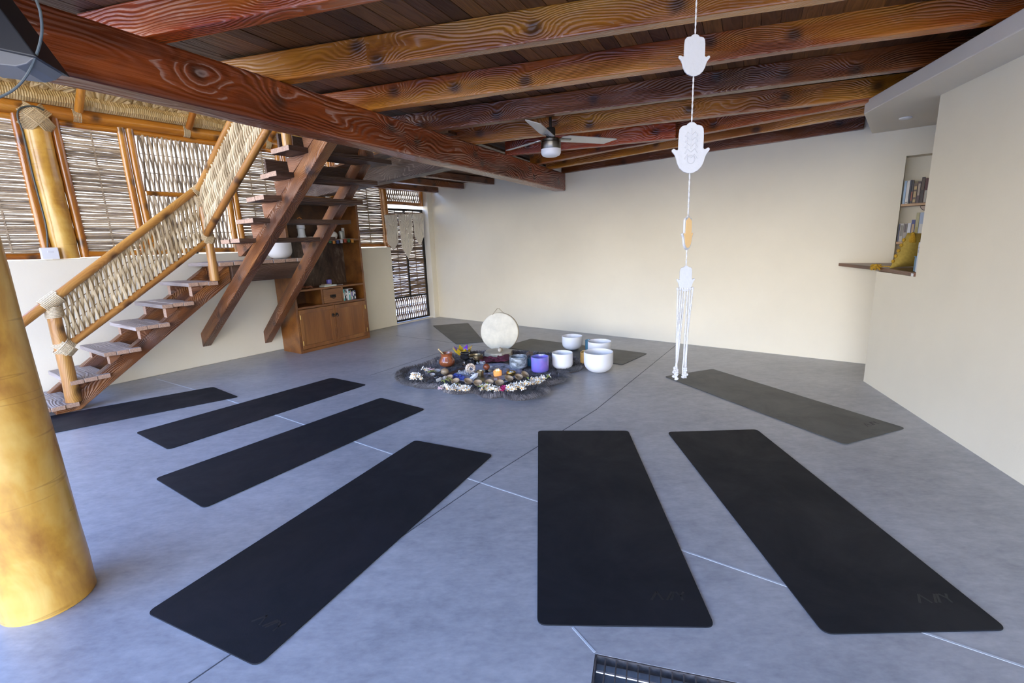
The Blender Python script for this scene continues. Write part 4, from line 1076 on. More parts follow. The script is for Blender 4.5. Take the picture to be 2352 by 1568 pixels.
# bluish cloth in the middle
def cloth(name, pts, col, label, z=.036, amp=.008, var=.25, mat=None, dens=26, dark=None):
    pts = smooth_poly([at(*p, z) for p in pts], 2); x0, x1 = min(p.x for p in pts), max(p.x for p in pts); y0, y1 = min(p.y for p in pts), max(p.y for p in pts)
    c = sum(pts, V())/len(pts); b = MB(); n = len(pts); rings = 9; vs = []; fs = []
    for r in range(rings+1):
        f = 1-r/rings
        for p in pts:
            q = c+(p-c)*f; h = amp*(noise.noise(q*dens)+.6*noise.noise(q*dens*2.3)) if True else 0
            vs.append(V((q.x, q.y, z+amp+h)))
    for r in range(rings):
        for k in range(n): fs.append((r*n+k, r*n+(k+1) % n, (r+1)*n+(k+1) % n, (r+1)*n+k))
    b.add(vs, fs)
    o = b.build(name, mat or simple(name+'_cloth', col, .8, var=var, bumps=(25, .3)), smooth=True)
    s_ = o.modifiers.new('thick', 'SOLIDIFY'); s_.thickness = .003
    return tag(o, label, 'cloth')
cloth('altar_cloth', [(1040, 862), (1060, 846), (1095, 836), (1150, 832), (1175, 838), (1205, 852), (1190, 866), (1165, 880), (1120, 884), (1080, 880), (1050, 874)], (.36, .37, .45), 'grey-blue cloth spread in the middle of the sheepskin', z=.036, amp=.006, var=.45)
bc = cloth('burgundy_scarf', [(1098, 832), (1104, 824), (1130, 826), (1150, 822), (1172, 818), (1176, 828), (1160, 834), (1135, 834), (1118, 838)], (.13, .02, .045), 'crumpled burgundy scarf in front of the flat drum', z=.046, amp=.022, var=.5, dens=34)
cloth('blue_cloth', [(1032, 868), (1042, 862), (1058, 862), (1074, 870), (1070, 877), (1050, 876)], (.09, .12, .42), 'crumpled bright blue cloth on the left of the altar', z=.050, amp=.014, var=.4, dens=40)

# big frame drum
dp = V((-.17, 6.02, .0)); mpp = ppm(dp+V((0, 0, .2)))
dc = G(1149, 762, 0); dz = .25
dist = (V((-.17, 6.05, dz))-CAM)
# centre located 6.0 m away in depth
rr_ = ray(1147, 762); dc = CAM+rr_*(6.02/rr_.y); RD = 44*ppm(dc)
nax = (V((0, 0, .0))+V((CAM.x-dc.x+.9*-1, CAM.y-dc.y, 0))).normalized(); nax = V((-.16, -1, .10)).normalized()
dm = thing('frame_drum', dc-V((0, 0, RD)), 'large round frame drum with pale hide standing upright behind the altar', 'drum')
b = MB(); DT_ = .07
b.lathe([(RD, 0), (RD, -DT_), (RD-.008, -DT_), (RD-.008, -.002)], dc, 56, az=nax); child(b, 'hoop', simple('drum_hoop_wood', (.30, .19, .08), .5, bumps=(20, .2), var=.2), dm, smooth=True)
def m_hide(col, var=.2):
    m, t, bb = newmat('drum_hide'); tc = N(t, 'ShaderNodeTexCoord').outputs['Object']
    n1 = noise_(t, tc, 7, 5, .65); t.links.new(ramp(t, n1, [(.35, dk(col, 1-var)), (.65, col)]), bb.inputs['Base Color']); bb.inputs['Roughness'].default_value = .5
    bump(t, bb, noise_(t, tc, 30, 4), .15, .004); return m
b = MB(); b.lathe([(0, .004), (RD-.012, .004), (RD-.003, .002), (RD+.001, -.003), (RD+.002, -.022)], dc, 56, az=nax); child(b, 'drum_skin', m_hide((.68, .62, .47)), dm, smooth=True)
b = MB(); top = dc+V((0, 0, RD))-nax*DT_*.4; b.tube([top+V((-.09, 0, -.025)), top+V((-.02, 0, .055)), top+V((-.0, 0, .06)), top+V((.075, 0, -.02))], .0028, 6); child(b, 'cord_loop', simple('leather_cord', (.25, .18, .09), .7), dm)
# flat octagonal drum lying down
fc = at(1145, 812, .06); fr = 33*ppm(fc)
b = MB(); oc = [fc+V((fr*math.cos(w*PI/4+.25), fr*.95*math.sin(w*PI/4+.25), -.028)) for w in range(8)]
b.prism(oc, (0, 0, .066)); fd = b.build('flat_drum', m_hide((.50, .43, .31), .3), bevel=.01); tag(fd, 'eight-sided hide drum lying flat in front of the upright drum', 'drum')
mp = fc+V((.02, .0, .058)); ml = thing('drum_mallet', mp, 'padded drum mallet lying on the flat eight-sided drum', 'mallet')
b = MB(); b.ball(mp+V((0, -.05, -.0)), .028, 14, sc=(.9, 1.2, .9)); child(b, 'head', simple('mallet_suede', (.55, .47, .35), .9, bumps=(50, .3)), ml, smooth=True)
b = MB(); b.tube([mp+V((-.0, -.03, -.006)), mp+V((.0, .14, -.010))], .007, 8); child(b, 'handle', M['shelfw'], ml, axis=(0, 1, 0), smooth=True)
b = MB(); b.tube([mp+V((.0, -.02, .01)), mp+V((.03, -.03, .02)), mp+V((.035, -.05, -.005)), mp+V((.02, -.02, -.01))], .005, 6); child(b, 'thong', simple('mallet_thong', (.45, .37, .26), .9), ml, smooth=True)

# singing bowls
def vessel(name, u0, u1, vb, vt, mat, label, z=Z0, base=.3, k=.4, cat='bowl', th=.006, group=None, n=48):
    """u0,u1 outer sides, vb contact row of the base, vt rim row; returns object"""
    uc = (u0+u1)/2; p = G(uc, vb, z); mp_ = ppm(p); r = (u1-u0)/2*mp_
    c = p+V((0, r*base*.95, 0)); mp_ = ppm(c); r = (u1-u0)/2*mp_
    dv_ = ray(uc, vt); dist_ = (c.y-CAM.y+r*.0)/dv_.y; h = (CAM+dv_*dist_).z-z
    b = MB(); b.lathe(bowlprof(r, h, th, base, k), V((c.x, c.y, z)), n)
    o = b.build(name, mat, smooth=True); tag(o, label, cat, group); o['_h'] = h; o['_r'] = r
    return o, V((c.x, c.y, z)), r, h
vessel('singing_bowl', 1292, 1338, 803, 771, M['frost'], 'small white quartz singing bowl at the back on the greyish mat', .008, .22, .45)
vessel('singing_bowl', 1352, 1405, 826, 783, M['frost'], 'white quartz singing bowl behind the largest white bowl', .008, .3, .4)
vessel('singing_bowl', 1343, 1409, 855, 807, M['frost'], 'largest white quartz singing bowl at the right end on the bare floor', .002, .25, .5)
vessel('singing_bowl', 1270, 1317, 847, 809, M['frost'], 'white quartz singing bowl between the violet bowl and the bamboo canister', Z0, .55, .3)
def m_marble():
    m, t, bb = newmat('grey_marbled_glaze'); tc = N(t, 'ShaderNodeTexCoord').outputs['Object']
    n1 = noise_(t, mapping(t, tc, (6, 6, 16)), 1.2, 6, .65, 1.2); t.links.new(ramp(t, n1, [(.36, (.07, .08, .085)), (.5, (.26, .29, .30)), (.66, (.60, .64, .65))]), bb.inputs['Base Color']); bb.inputs['Roughness'].default_value = .4; return m
vessel('singing_bowl', 1171, 1212, 848, 818, m_marble(), 'grey marbled singing bowl left of the violet bowl', Z0, .4, .35)
def m_violet():
    m, t, bb = newmat('iridescent_violet_glaze'); tc = N(t, 'ShaderNodeTexCoord').outputs['Object']
    lw = N(t, 'ShaderNodeLayerWeight'); lw.inputs[0].default_value = .35
    n1 = noise_(t, tc, 9, 3); f = math_(t, 'ADD', math_(t, 'MULTIPLY', n1, .45), math_(t, 'MULTIPLY', N(t, 'ShaderNodeSeparateXYZ').outputs['Z'], 0.0))
    t.links.new(ramp(t, n1, [(.3, (.15, .20, .55)), (.55, (.24, .17, .58)), (.75, (.33, .20, .62))]), bb.inputs['Base Color']); bb.inputs['Roughness'].default_value = .18
    bb.inputs['Coat Weight'].default_value = .8; bb.inputs['Thin Film Thickness'].default_value = 420; return m
vessel('singing_bowl', 1221, 1262, 856, 818, m_violet(), 'glossy violet singing bowl with a blue inside', Z0, .75, .15)
# bamboo canister, blue glass, blue vase
o, c, r, h = vessel('canister', 1334, 1351, 842, 808, simple('bamboo_wood', (.62, .38, .12), .4, var=.15, bumps=(12, .1)), 'bamboo canister with a brass lid beside the largest white bowl', Z0*0+.002, .95, .1, 'canister')
b = MB(); b.lathe([(0, .012), (r*.5, .012), (r*.6, .004), (r*.9, .0), (r*.9, -.006), (0, -.006)], c+V((0, 0, h+.004)), 20); child(b, 'lid', M['brass'], o, smooth=True)
vessel('blue_glass', 1345, 1358, 804, 780, simple('pale_blue_glass', (.12, .30, .40), .1, trans=.4), 'blue glass tumbler on the greyish mat between the two rear white bowls', .008, .8, .1, 'glass')
vessel('blue_vase', 1211, 1223, 841, 822, simple('teal_ceramic', (.01, .10, .20), .3), 'small deep blue vase tucked between grey and violet bowls', Z0, .7, .3, 'vase')
b = MB(); c = at(1216, 830, .03)+V((0, .05, .055))
for k in range(4): b.tube([c+V((-.03, .0, .01*k)), c+V((.0, 0, .025+.01*k)), c+V((.045, .01, .005+.012*k))], .007, 6)
o = b.build('feather_bundle', simple('brown_feather', (.16, .11, .08), .8, var=.5, bumps=(40, .3)), smooth=True); tag(o, 'brown banded feather bundle lying behind the small blue vase', 'feathers')

# clay pot with honey dipper
pc = at(1026, 843)+V((0, .05, 0)); m_ = ppm(pc); r = 18.5*m_; h = 31*m_
pot = lathe_thing('clay_pot', [(0, 0), (r*.55, 0), (r*.85, h*.12), (r, h*.33), (r*.93, h*.5), (r*.70, h*.70), (r*.68, h*.85), (r*.78, h), (r*.72, h), (r*.62, h*.86), (r*.64, h*.7), (r*.8, h*.45), (0, h*.08)], pc, simple('glazed_terracotta', (.30, .085, .03), .28, coat=.5, var=.25, bumps=(14, .2)), 'reddish glazed clay pot holding a wooden stick on the rug', 'pot', 36)
b = MB()
for k in range(9):
    w = k*.7; b.tube([pc+V((math.cos(w)*r*.75, math.sin(w)*r*.75, h*.72)), pc+V((math.cos(w+.15)*r*.95, math.sin(w+.15)*r*.95, h*.5)), pc+V((math.cos(w-.05)*r*1.0, math.sin(w-.05)*r*1.0, h*.3))], .0022, 5)
child(b, 'branch_relief', simple('dark_glaze', (.06, .02, .01), .3), pot, smooth=True)
b = MB(); s0_ = pc+V((.02, 0, h*.5)); s1_ = pc+V((-.085, .0, h*1.28)); b.tube([s0_, s1_], .006, 8); b.ball(s1_, .011, 10)
o = b.build('wooden_stick', simple('pale_wood', (.62, .45, .22), .5), smooth=True); tag(o, 'pale wooden stick with a round end leaning in the clay pot', 'stick')
# star shaped yellow and purple holder
sc_ = at(1063, 815)+V((0, .02, 0)); m_ = ppm(sc_); r = 24*m_
b = MB(); n_ = 8
for k in range(n_):
    w0, w1, wm = 2*PI*k/n_, 2*PI*(k+1)/n_, 2*PI*(k+.5)/n_
    P_ = lambda w, rr_, z: sc_+V((math.cos(w)*rr_, math.sin(w)*rr_, z))
    b.add([P_(w0, r*.45, 0), P_(w1, r*.45, 0), P_(w0, r*.7, .055), P_(w1, r*.7, .055), P_(wm, r, .105), P_(wm, r*.75, .045)], [(0, 1, 5), (0, 5, 2), (1, 3, 5), (2, 5, 4), (3, 4, 5)], 0)
    b.add([P_(w0, r*.42, .004), P_(w1, r*.42, .004), P_(w0, r*.62, .062), P_(w1, r*.62, .062), P_(wm, r*.97, .106)], [(1, 0, 2, 3), (3, 2, 4)], 1 if k % 2 else 0)
o = b.build('star_holder', [simple('yellow_stained_glass', (.62, .40, .02), .25), simple('purple_stained_glass', (.20, .05, .45), .25)], bevel=0)
s_ = o.modifiers.new('thick', 'SOLIDIFY'); s_.thickness = .002
tag(o, 'yellow and purple folded star-shaped candle holder behind the black goblet', 'candle holder')
# goblet
gc = at(1069, 840)+V((0, .03, 0)); m_ = ppm(gc); r = 11.5*m_; h = 30*m_
lathe_thing('black_goblet', [(0, 0), (r*.75, 0), (r*.7, h*.06), (r*.25, h*.14), (r*.2, h*.30), (r*.45, h*.42), (r*.95, h*.6), (r, h*.78), (r*.85, h*.86), (r*.95, h*.94), (r*1.0, h), (r*.85, h), (r*.8, h*.8), (0, h*.55)], gc, simple('black_glaze', (.012, .012, .013), .15, coat=.8), 'glossy black footed incense goblet on the rug', 'goblet', 32)
lathe_thing('black_jar', [(0, 0), (.035, 0), (.045, .03), (.04, .07), (.02, .085), (.02, .09), (0, .09)], at(1082, 842)+V((0, .06, 0)), simple('black_glaze_jar', (.015, .015, .017), .15, coat=.8), 'small black glazed jar between the goblet and the brass bowl', 'jar')
bc_ = at(1067, 843); lathe_thing('silver_bell', [(0, 0), (.017, 0), (.017, .015), (.012, .02), (.015, .03), (.009, .04), (.011, .05), (.006, .06), (.008, .068), (0, .08)], bc_, simple('polished_silver', (.6, .6, .62), .15, metal=1), 'tiny silver bell with a turned handle in front of the goblet', 'bell', 16)
vessel('brass_bowl', 1077, 1110, 833, 815, M['brassd'], 'wide aged brass singing bowl behind the goblet', Z0, .35, .6)
o, c, r, h = vessel('brass_cup', 1163, 1185, 863, 853, M['brass'], 'small brass bowl filled with clear stones', Z0+.01, .4, .6)
for k in range(7):
    b = MB(); w = k*2.4; b.ball(c+V((math.cos(w)*r*.4*(k % 3)/2, math.sin(w)*r*.4*(k % 3)/2, h*.85+.004*(k % 2))), .010, 6, sc=(1, .8, .8)); o2 = b.build('clear_stone', M['clear']); tag(o2, 'small clear stone in the brass bowl', 'stone', 'clear stones in the brass bowl')
# candle
o, c, r, h = vessel('candle_glass', 1132, 1154, 866, 846, simple('thin_clear_glass', (.95, .95, .95), .02, trans=1.0, ior=1.1), 'clear glass holding the lit orange candle at the centre of the altar', Z0+.008, .8, .1, 'glass', th=.002)
b = MB(); b.lathe([(0, 0), (r*.75, 0), (r*.88, h*.15), (r*.9, h*.62), (r*.8, h*.66), (0, h*.62)], c+V((0, 0, .004)), 28)
cn = b.build('lit_candle', simple('orange_wax', (.75, .36, .10), .4, emit=((1, .42, .12), .35)), smooth=True); tag(cn, 'orange wax candle burning inside the clear glass', 'candle')
for k, (dx, dy) in enumerate(((-.012, 0), (.014, .006), (.004, .014))):
    b = MB(); fz = c+V((dx, dy, h*.64)); b.lathe([(0, 0), (.004, .004), (.005, .010), (.003, .018), (0, .026)], fz, 8); child(b, 'flame', simple('candle_flame', (1, .7, .3), .5, emit=((1, .62, .22), 14)), cn, smooth=True)
# sphere on stand
sc2 = at(1118, 854, Z0+.008); 
b = MB(); b.lathe([(0, 0), (.03, 0), (.045, .004), (.05, .010), (.02, .012), (.012, .02), (.022, .028), (.018, .028), (0, .018)], sc2, 24); o = b.build('sphere_stand', simple('black_lacquer', (.012, .011, .011), .2), smooth=True); tag(o, 'low black stand under the brown sphere', 'stand')
b = MB(); b.ball(sc2+V((0, 0, .058)), .036, 24); o = b.build('brown_sphere', simple('red_jasper', (.17, .045, .02), .25, var=.4, bumps=(14, .0)), smooth=True); tag(o, 'reddish brown stone sphere resting on the black stand', 'sphere')
# cups
vessel('gold_cup', 1094, 1111, 868, 851, M['brassd'], 'engraved golden cup left of the brown sphere', Z0+.008, .6, .3, 'cup')
vessel('silver_cup', 1079, 1093, 866, 857, simple('silver', (.5, .5, .52), .25, metal=.9), 'small silver cup in front of the spotted shell', Z0+.008, .55, .4, 'cup')
# spotted nautilus-like shell
b = MB(); sh = at(1083, 857, Z0+.01); pts = []; rs = []
for k in range(46):
    a = k*.26; rad = .012+.0009*k*1.15; pts.append(sh+V((math.cos(a)*rad*.95, -.012+.012*k/46, .055+math.sin(a)*rad))); rs.append(.004+.020*(k/45)**1.3)
b.tube(pts, rs, 12)
def m_spot():
    m, t, bb = newmat('spotted_shell'); tc = N(t, 'ShaderNodeTexCoord').outputs['Object']
    n1 = noise_(t, tc, 75, 2, .5, 2.0); t.links.new(ramp(t, n1, [(.48, (.75, .68, .55)), (.54, (.28, .15, .07))]), bb.inputs['Base Color']); bb.inputs['Roughness'].default_value = .35; return m
o = b.build('spiral_shell', m_spot(), smooth=True); tag(o, 'large spotted spiral sea shell standing on the altar cloth', 'shell')
# egg stone, strap, crystals
b = MB(); b.ball(at(1022, 860)+V((0, 0, .034)), .042, 20, sc=(1.05, .9, .86)); o = b.build('round_stone', simple('tan_gourd', (.33, .23, .13), .4, var=.15, bumps=(8, .1)), smooth=True); tag(o, 'smooth tan rounded gourd rattle left of the brown leather strip', 'rattle')
b = MB(); p0, p1 = at(1012, 868, .045), at(1066, 844, .055); t_ = (p1-p0).normalized(); b.box((p0+p1)/2, (p1-p0).length, .06, .006, t_, V((0, 0, 1)).cross(t_).normalized()); o = b.build('leather_strip', simple('dark_leather', (.045, .018, .012), .55, bumps=(30, .2)), bevel=.002); tag(o, 'dark brown leather strip lying diagonally across the rug', 'leather strip')
# strip of dark patterned cards
b = MB(); nseg = 14; cp_ = [(1086, 873), (1100, 871), (1115, 872), (1130, 871), (1145, 870), (1158, 868), (1166, 865)]
up_, dn_ = [(1088, 868), (1100, 866), (1115, 867), (1130, 866), (1145, 864), (1158, 861), (1164, 860)], [(1090, 877), (1100, 877), (1115, 878), (1130, 877), (1147, 875), (1160, 871), (1167, 866)]
colors = [(.05, .05, .06), (.10, .085, .04), (.06, .07, .10), (.05, .05, .06), (.08, .12, .22), (.14, .075, .055)]
for k in range(6):
    b = MB(); b.prism([at(*dn_[k], .060), at(*dn_[k+1], .060), at(*up_[k+1], .060), at(*up_[k], .060)], (0, 0, .0015)); o = b.build('picture_card', simple('card_print', colors[k], .35, var=.6, bumps=(25, 0))); tag(o, 'dark picture card in the curved row before the candle', 'card', 'row of picture cards')
    if k in (1, 3, 5, 2):
        b = MB(); _q = [at(*dn_[k], .0617), at(*dn_[k+1], .0617), at(*up_[k+1], .0617), at(*up_[k], .0617)]; _c = sum(_q, V())/4; b.prism([_c+(x_-_c)*.5 for x_ in _q], (0, 0, .0005)); child(b, 'picture', simple('card_picture', [(.3, .36, .5), (.30, .23, .08), (.10, .16, .22), (.45, .5, .62), 0, (.35, .2, .14)][k], .4, var=.5, bumps=(60, 0)), o)
def crystal(u, v, hgt, r, label, tilt=0, mat=None, grp='clear quartz points left of the altar', z=Z0+.01):
    c = at(u, v, z); ax = V((math.sin(tilt), 0, math.cos(tilt))).normalized(); b = MB(); b.lathe([(r*.9, 0), (r, hgt*.7), (0, hgt)], c+(V((0, 0, r)) if tilt else V()), 6, az=ax); o = b.build('crystal', mat or M['clear']); return tag(o, label, 'crystal', grp)
for (u, v, h_, r_, tl) in ((1062, 862, .05, .012, 0), (1068, 862, .065, .014, 0), (1074, 863, .03, .012, .2), (1057, 860, .04, .014, -.3)):
    crystal(u, v, h_, r_, 'upright clear quartz point among the crystals beside the blue cloth', tl)
for (u, v, h_, r_, tl) in ((1104, 838, .03, .02, .4), (1112, 839, .03, .022, -.4), (1096, 838, .025, .016, .6)):
    crystal(u, v, h_, r_, 'rough clear crystal lump in front of the burgundy scarf', tl, grp='clear crystal lumps before the scarf')
for (u, v, h_, r_, tl) in ((1003, 878, .07, .02, 1.2), (1015, 876, .07, .02, 1.0)):
    crystal(u, v, h_, r_, 'pale translucent crystal chunk on the fur at the left', tl, mat=simple('smoky_crystal', (.42, .40, .36), .2, trans=.3), grp='pale crystal chunks on the left fur', z=.04)
crystal(1082, 876, .10, .025, 'clear slab of quartz leaning by the left end of the card row', .9, mat=simple('milky_quartz', (.48, .48, .50), .25), grp=None)
for k, (u, v, col, lb) in enumerate([(1155, 842, (.08, .09, .11), 'dark oval pebble on the grey-blue cloth behind the candle'), (1140, 841, (.22, .22, .23), 'grey pebble beside the dark oval pebble'), (1128, 842, (.5, .5, .5), 'white pebble on the grey-blue cloth behind the candle'), (1166, 848, (.22, .14, .10), 'brown pebble by the grey marbled bowl'), (1168, 864, (.03, .04, .20), 'deep blue pebble in front of the brass cup'), (1133, 856, (.35, .33, .28), 'flat light disc stone left of the candle'), (1124, 863, (.03, .03, .03), 'tiny black pebble below the sphere stand')]):
    b = MB(); b.ball(at(u, v, .058), .017, 10, sc=(1.3, 1, .6)); o = b.build('pebble', simple('pebble_stone', col, .35), smooth=True); tag(o, lb, 'pebble')
# small sea shells and dark cup on the left
for (u, v, r_, col, lb) in ((1003, 854, .035, (.42, .45, .50), 'pale blue-grey shell on the left fur beside the gourd'), (993, 862, .025, (.60, .58, .55), 'small white shell on the left fur'), (1010, 851, .022, (.50, .47, .40), 'cream shell just left of the gourd')):
    b = MB(); c = at(u, v, .045); b.lathe([(0, 0), (r_*.6, r_*.15), (r_, r_*.6), (r_*.9, r_*.62), (r_*.5, r_*.25), (0, r_*.12)], c, 16, az=V((.25, -.2, 1)), sx=1.3); o = b.build('sea_shell', simple('shell_pearl', col, .35, var=.2, bumps=(40, .2)), smooth=True); tag(o, lb, 'shell')
vessel('dark_cup', 995, 1008, 871, 865, simple('dark_pearl', (.02, .022, .03), .15, coat=.6), 'small dark shiny cup on the left fur', .04, .4, .6, 'cup')
# carved wooden half cups along the front
wc = simple('carved_wood_cup', (.36, .26, .155), .55, var=.15, bumps=(20, .2))
CUPS = [(1034, 872, -.3), (1048, 880, -.2), (1074, 880, .3), (1098, 884, 0), (1124, 883, 0), (1148, 884, 0), (1168, 874, .25), (1190, 870, .3), (1203, 864, .5)]
cupnm = ['leftmost small wooden cup beside the yellow-green leaves', 'second small wooden cup from the left', 'third small wooden cup from the left, below the blue cloth', 'small wooden cup under the left end of the card row', 'small wooden cup under the middle of the card row', 'small wooden cup under the right end of the card row', 'small wooden cup before the brass bowl', 'small wooden cup second from the right end', 'rightmost small wooden cup, tipped on its side']
proto = None
for k, (u, v, tl) in enumerate(CUPS):
    c = at(u, v, .052)
    if proto is None:
        b = MB(); r_ = .042; b.lathe([(0, -.004), (r_*.4, 0), (r_*.8, .014), (r_, .036), (r_*.92, .037), (r_*.7, .018), (0, .006)], (0, 0, 0), 20, sx=1.05); proto = b.build('wooden_cup', wc, smooth=True, origin=(0, 0, 0)); o = proto
    else: o = proto.copy(); COL.objects.link(o)
    o.location = c; o.rotation_euler = (.35, tl, 0); tag(o, cupnm[k], 'cup')

# flowers
def m_petal():
    m, t, bb = newmat('flower_petal'); tc = N(t, 'ShaderNodeTexCoord').outputs['Object']
    l = N(t, 'ShaderNodeVectorMath', operation='LENGTH'); t.links.new(tc, l.inputs[0])
    t.links.new(ramp(t, l.outputs['Value'], [(.004, (.85, .38, .04)), (.0085, (.95, .80, .42)), (.013, (.90, .86, .78))]), bb.inputs['Base Color']); bb.inputs['Roughness'].default_value = .5; return m
pet = m_petal(); petm = simple('magenta_petal', (.50, .02, .14), .5); petp = simple('pink_petal', (.66, .48, .50), .5); leafm = simple('yellow_green_leaf', (.45, .50, .10), .5, var=.2, bumps=(30, .1))
def flower_mesh(name, mat, r=.024, n=5):
    b = MB()
    for k in range(n):
        w = 2*PI*k/n; d = V((math.cos(w), math.sin(w), 0)); s_ = V((-d.y, d.x, 0)); pts = []
        P_ = [V((0, 0, 0)), d*r*.45+s_*r*.26+V((0, 0, .003)), d*r*.45-s_*r*.26+V((0, 0, .003)), d*r*.85+s_*r*.30+V((0, 0, .009)), d*r*.85-s_*r*.30+V((0, 0, .007)), d*r*1.1+V((0, 0, .006)), d*r*.6+V((0, 0, .000))]
        b.add(P_, [(0, 1, 6, ), (0, 6, 2), (1, 3, 6), (2, 6, 4), (3, 5, 6), (5, 4, 6)])
    b.lathe([(.0, -.012), (.003, -.008), (.0035, 0)], (0, 0, 0), 6)
    me = b.build(name, mat, smooth=True, origin=(0, 0, 0)); return me
fproto = {'white_flower': flower_mesh('white_flower', pet), 'pink_flower': flower_mesh('pink_flower', petp), 'magenta_flower': flower_mesh('magenta_flower', petm, .022, 5)}
usedf = set()
def put_flower(kind, u, v, z, label, group):
    o = fproto[kind]
    if kind in usedf: o = o.copy(); COL.objects.link(o)
    usedf.add(kind)
    o.location = at(u, v, z); o.rotation_euler = (random.uniform(-.1, 1.1), random.uniform(-.6, .6), random.uniform(0, 6)); s_ = random.uniform(.9, 1.25); o.scale = (s_, s_, s_)
    tag(o, label, 'flower', group)
CL = [((945, 863), (968, 868), 24, 'white_flower', 'white blossom in the large left pile on the fur tip', 'blossoms in the left pile', 11),
      ((970, 845), (985, 852), 5, 'white_flower', 'white blossom behind the large left pile', 'blossoms behind the left pile', 4),
      ((1016, 890), (1078, 891), 34, 'white_flower', 'white blossom in the garland left of the yellow leaf', 'blossoms in the front left garland', 9),
      ((1104, 889), (1146, 892), 24, 'white_flower', 'white blossom in the garland between yellow leaf and magenta blossoms', 'blossoms in the front middle garland', 9),
      ((1166, 890), (1208, 884), 36, 'white_flower', 'white blossom in the garland right of the magenta blossoms', 'blossoms in the front right garland', 11),
      ((1216, 878), (1250, 868), 28, 'white_flower', 'white blossom in the garland in front of the violet bowl', 'blossoms before the violet bowl', 11),
      ((1148, 892), (1160, 892), 6, 'magenta_flower', 'magenta blossom at the front middle of the garland', 'magenta blossoms', 9),
      ((978, 850), (1000, 846), 5, 'pink_flower', 'pale pink blossom on the left beside a green leaf', 'pale pink blossoms on the left', 4),
      ((1012, 888), (1014, 894), 4, 'pink_flower', 'pale pink blossom at the left end of the front garland', 'pale pink blossoms at the garland end', 5)]
for (a, c, n, kind, lb, grp, sp) in CL:
    for k in range(n):
        f = (k+.5)/n; u = a[0]+(c[0]-a[0])*f+random.uniform(-3, 3); v = a[1]+(c[1]-a[1])*f+random.uniform(-sp, sp)*.6
        put_flower(kind, u, v, random.uniform(.05, .105), lb, grp)
def leaf(u, v, L, w, ang, label, grp=None, z=.055, wide=False):
    b = MB(); c = at(u, v, z); d = V((math.cos(ang), math.sin(ang), 0)); s_ = V((-d.y, d.x, 0)); n = 7; vs = []; fs = []
    for i in range(n+1):
        f = i/n; ww = w*math.sin(PI*min(1, f*.92+.06))*.5; p = c+d*(L*f)+V((0, 0, .02*math.sin(PI*f))); vs += [p-s_*ww, p+V((0, 0, -.003)), p+s_*ww]
    for i in range(n): fs += [(i*3, i*3+1, i*3+4, i*3+3), (i*3+1, i*3+2, i*3+5, i*3+4)]
    b.add(vs, fs); o = b.build('leaf', leafm, smooth=True); sm = o.modifiers.new('thick', 'SOLIDIFY'); sm.thickness = .0012; return tag(o, label, 'leaf', grp)
leaf(1096, 888, .14, .075, -.35, 'broad yellow-green leaf at the front of the garland')
for (u, v, a) in ((1013, 876, -.9), (1020, 874, -.7), (1026, 870, -.8), (1032, 872, -1.1), (1040, 886, .2), (1060, 893, .1), (1118, 880, -1.4), (1110, 895, -.4), (1128, 893, -.6)):
    leaf(u, v, .085, .014, a, 'narrow green leaf among the front blossoms', 'narrow leaves in the front garland', .06)
leaf(982, 856, .10, .05, .2, 'rounded green leaf under the pale pink blossoms')
for (u, v, a) in ((1214, 872, 1.8), (1212, 880, 1.6), (1254, 870, .6), (1257, 866, 1.2)):
    leaf(u, v, .06, .02, a, 'short green leaf beside the blossoms before the violet bowl', 'leaves by the right garland', .06)
for (u, v) in ((1259, 861), (1262, 864)): put_flower('white_flower', u, v, .06, 'single white bud at the right end of the garland', 'buds at the right garland end')

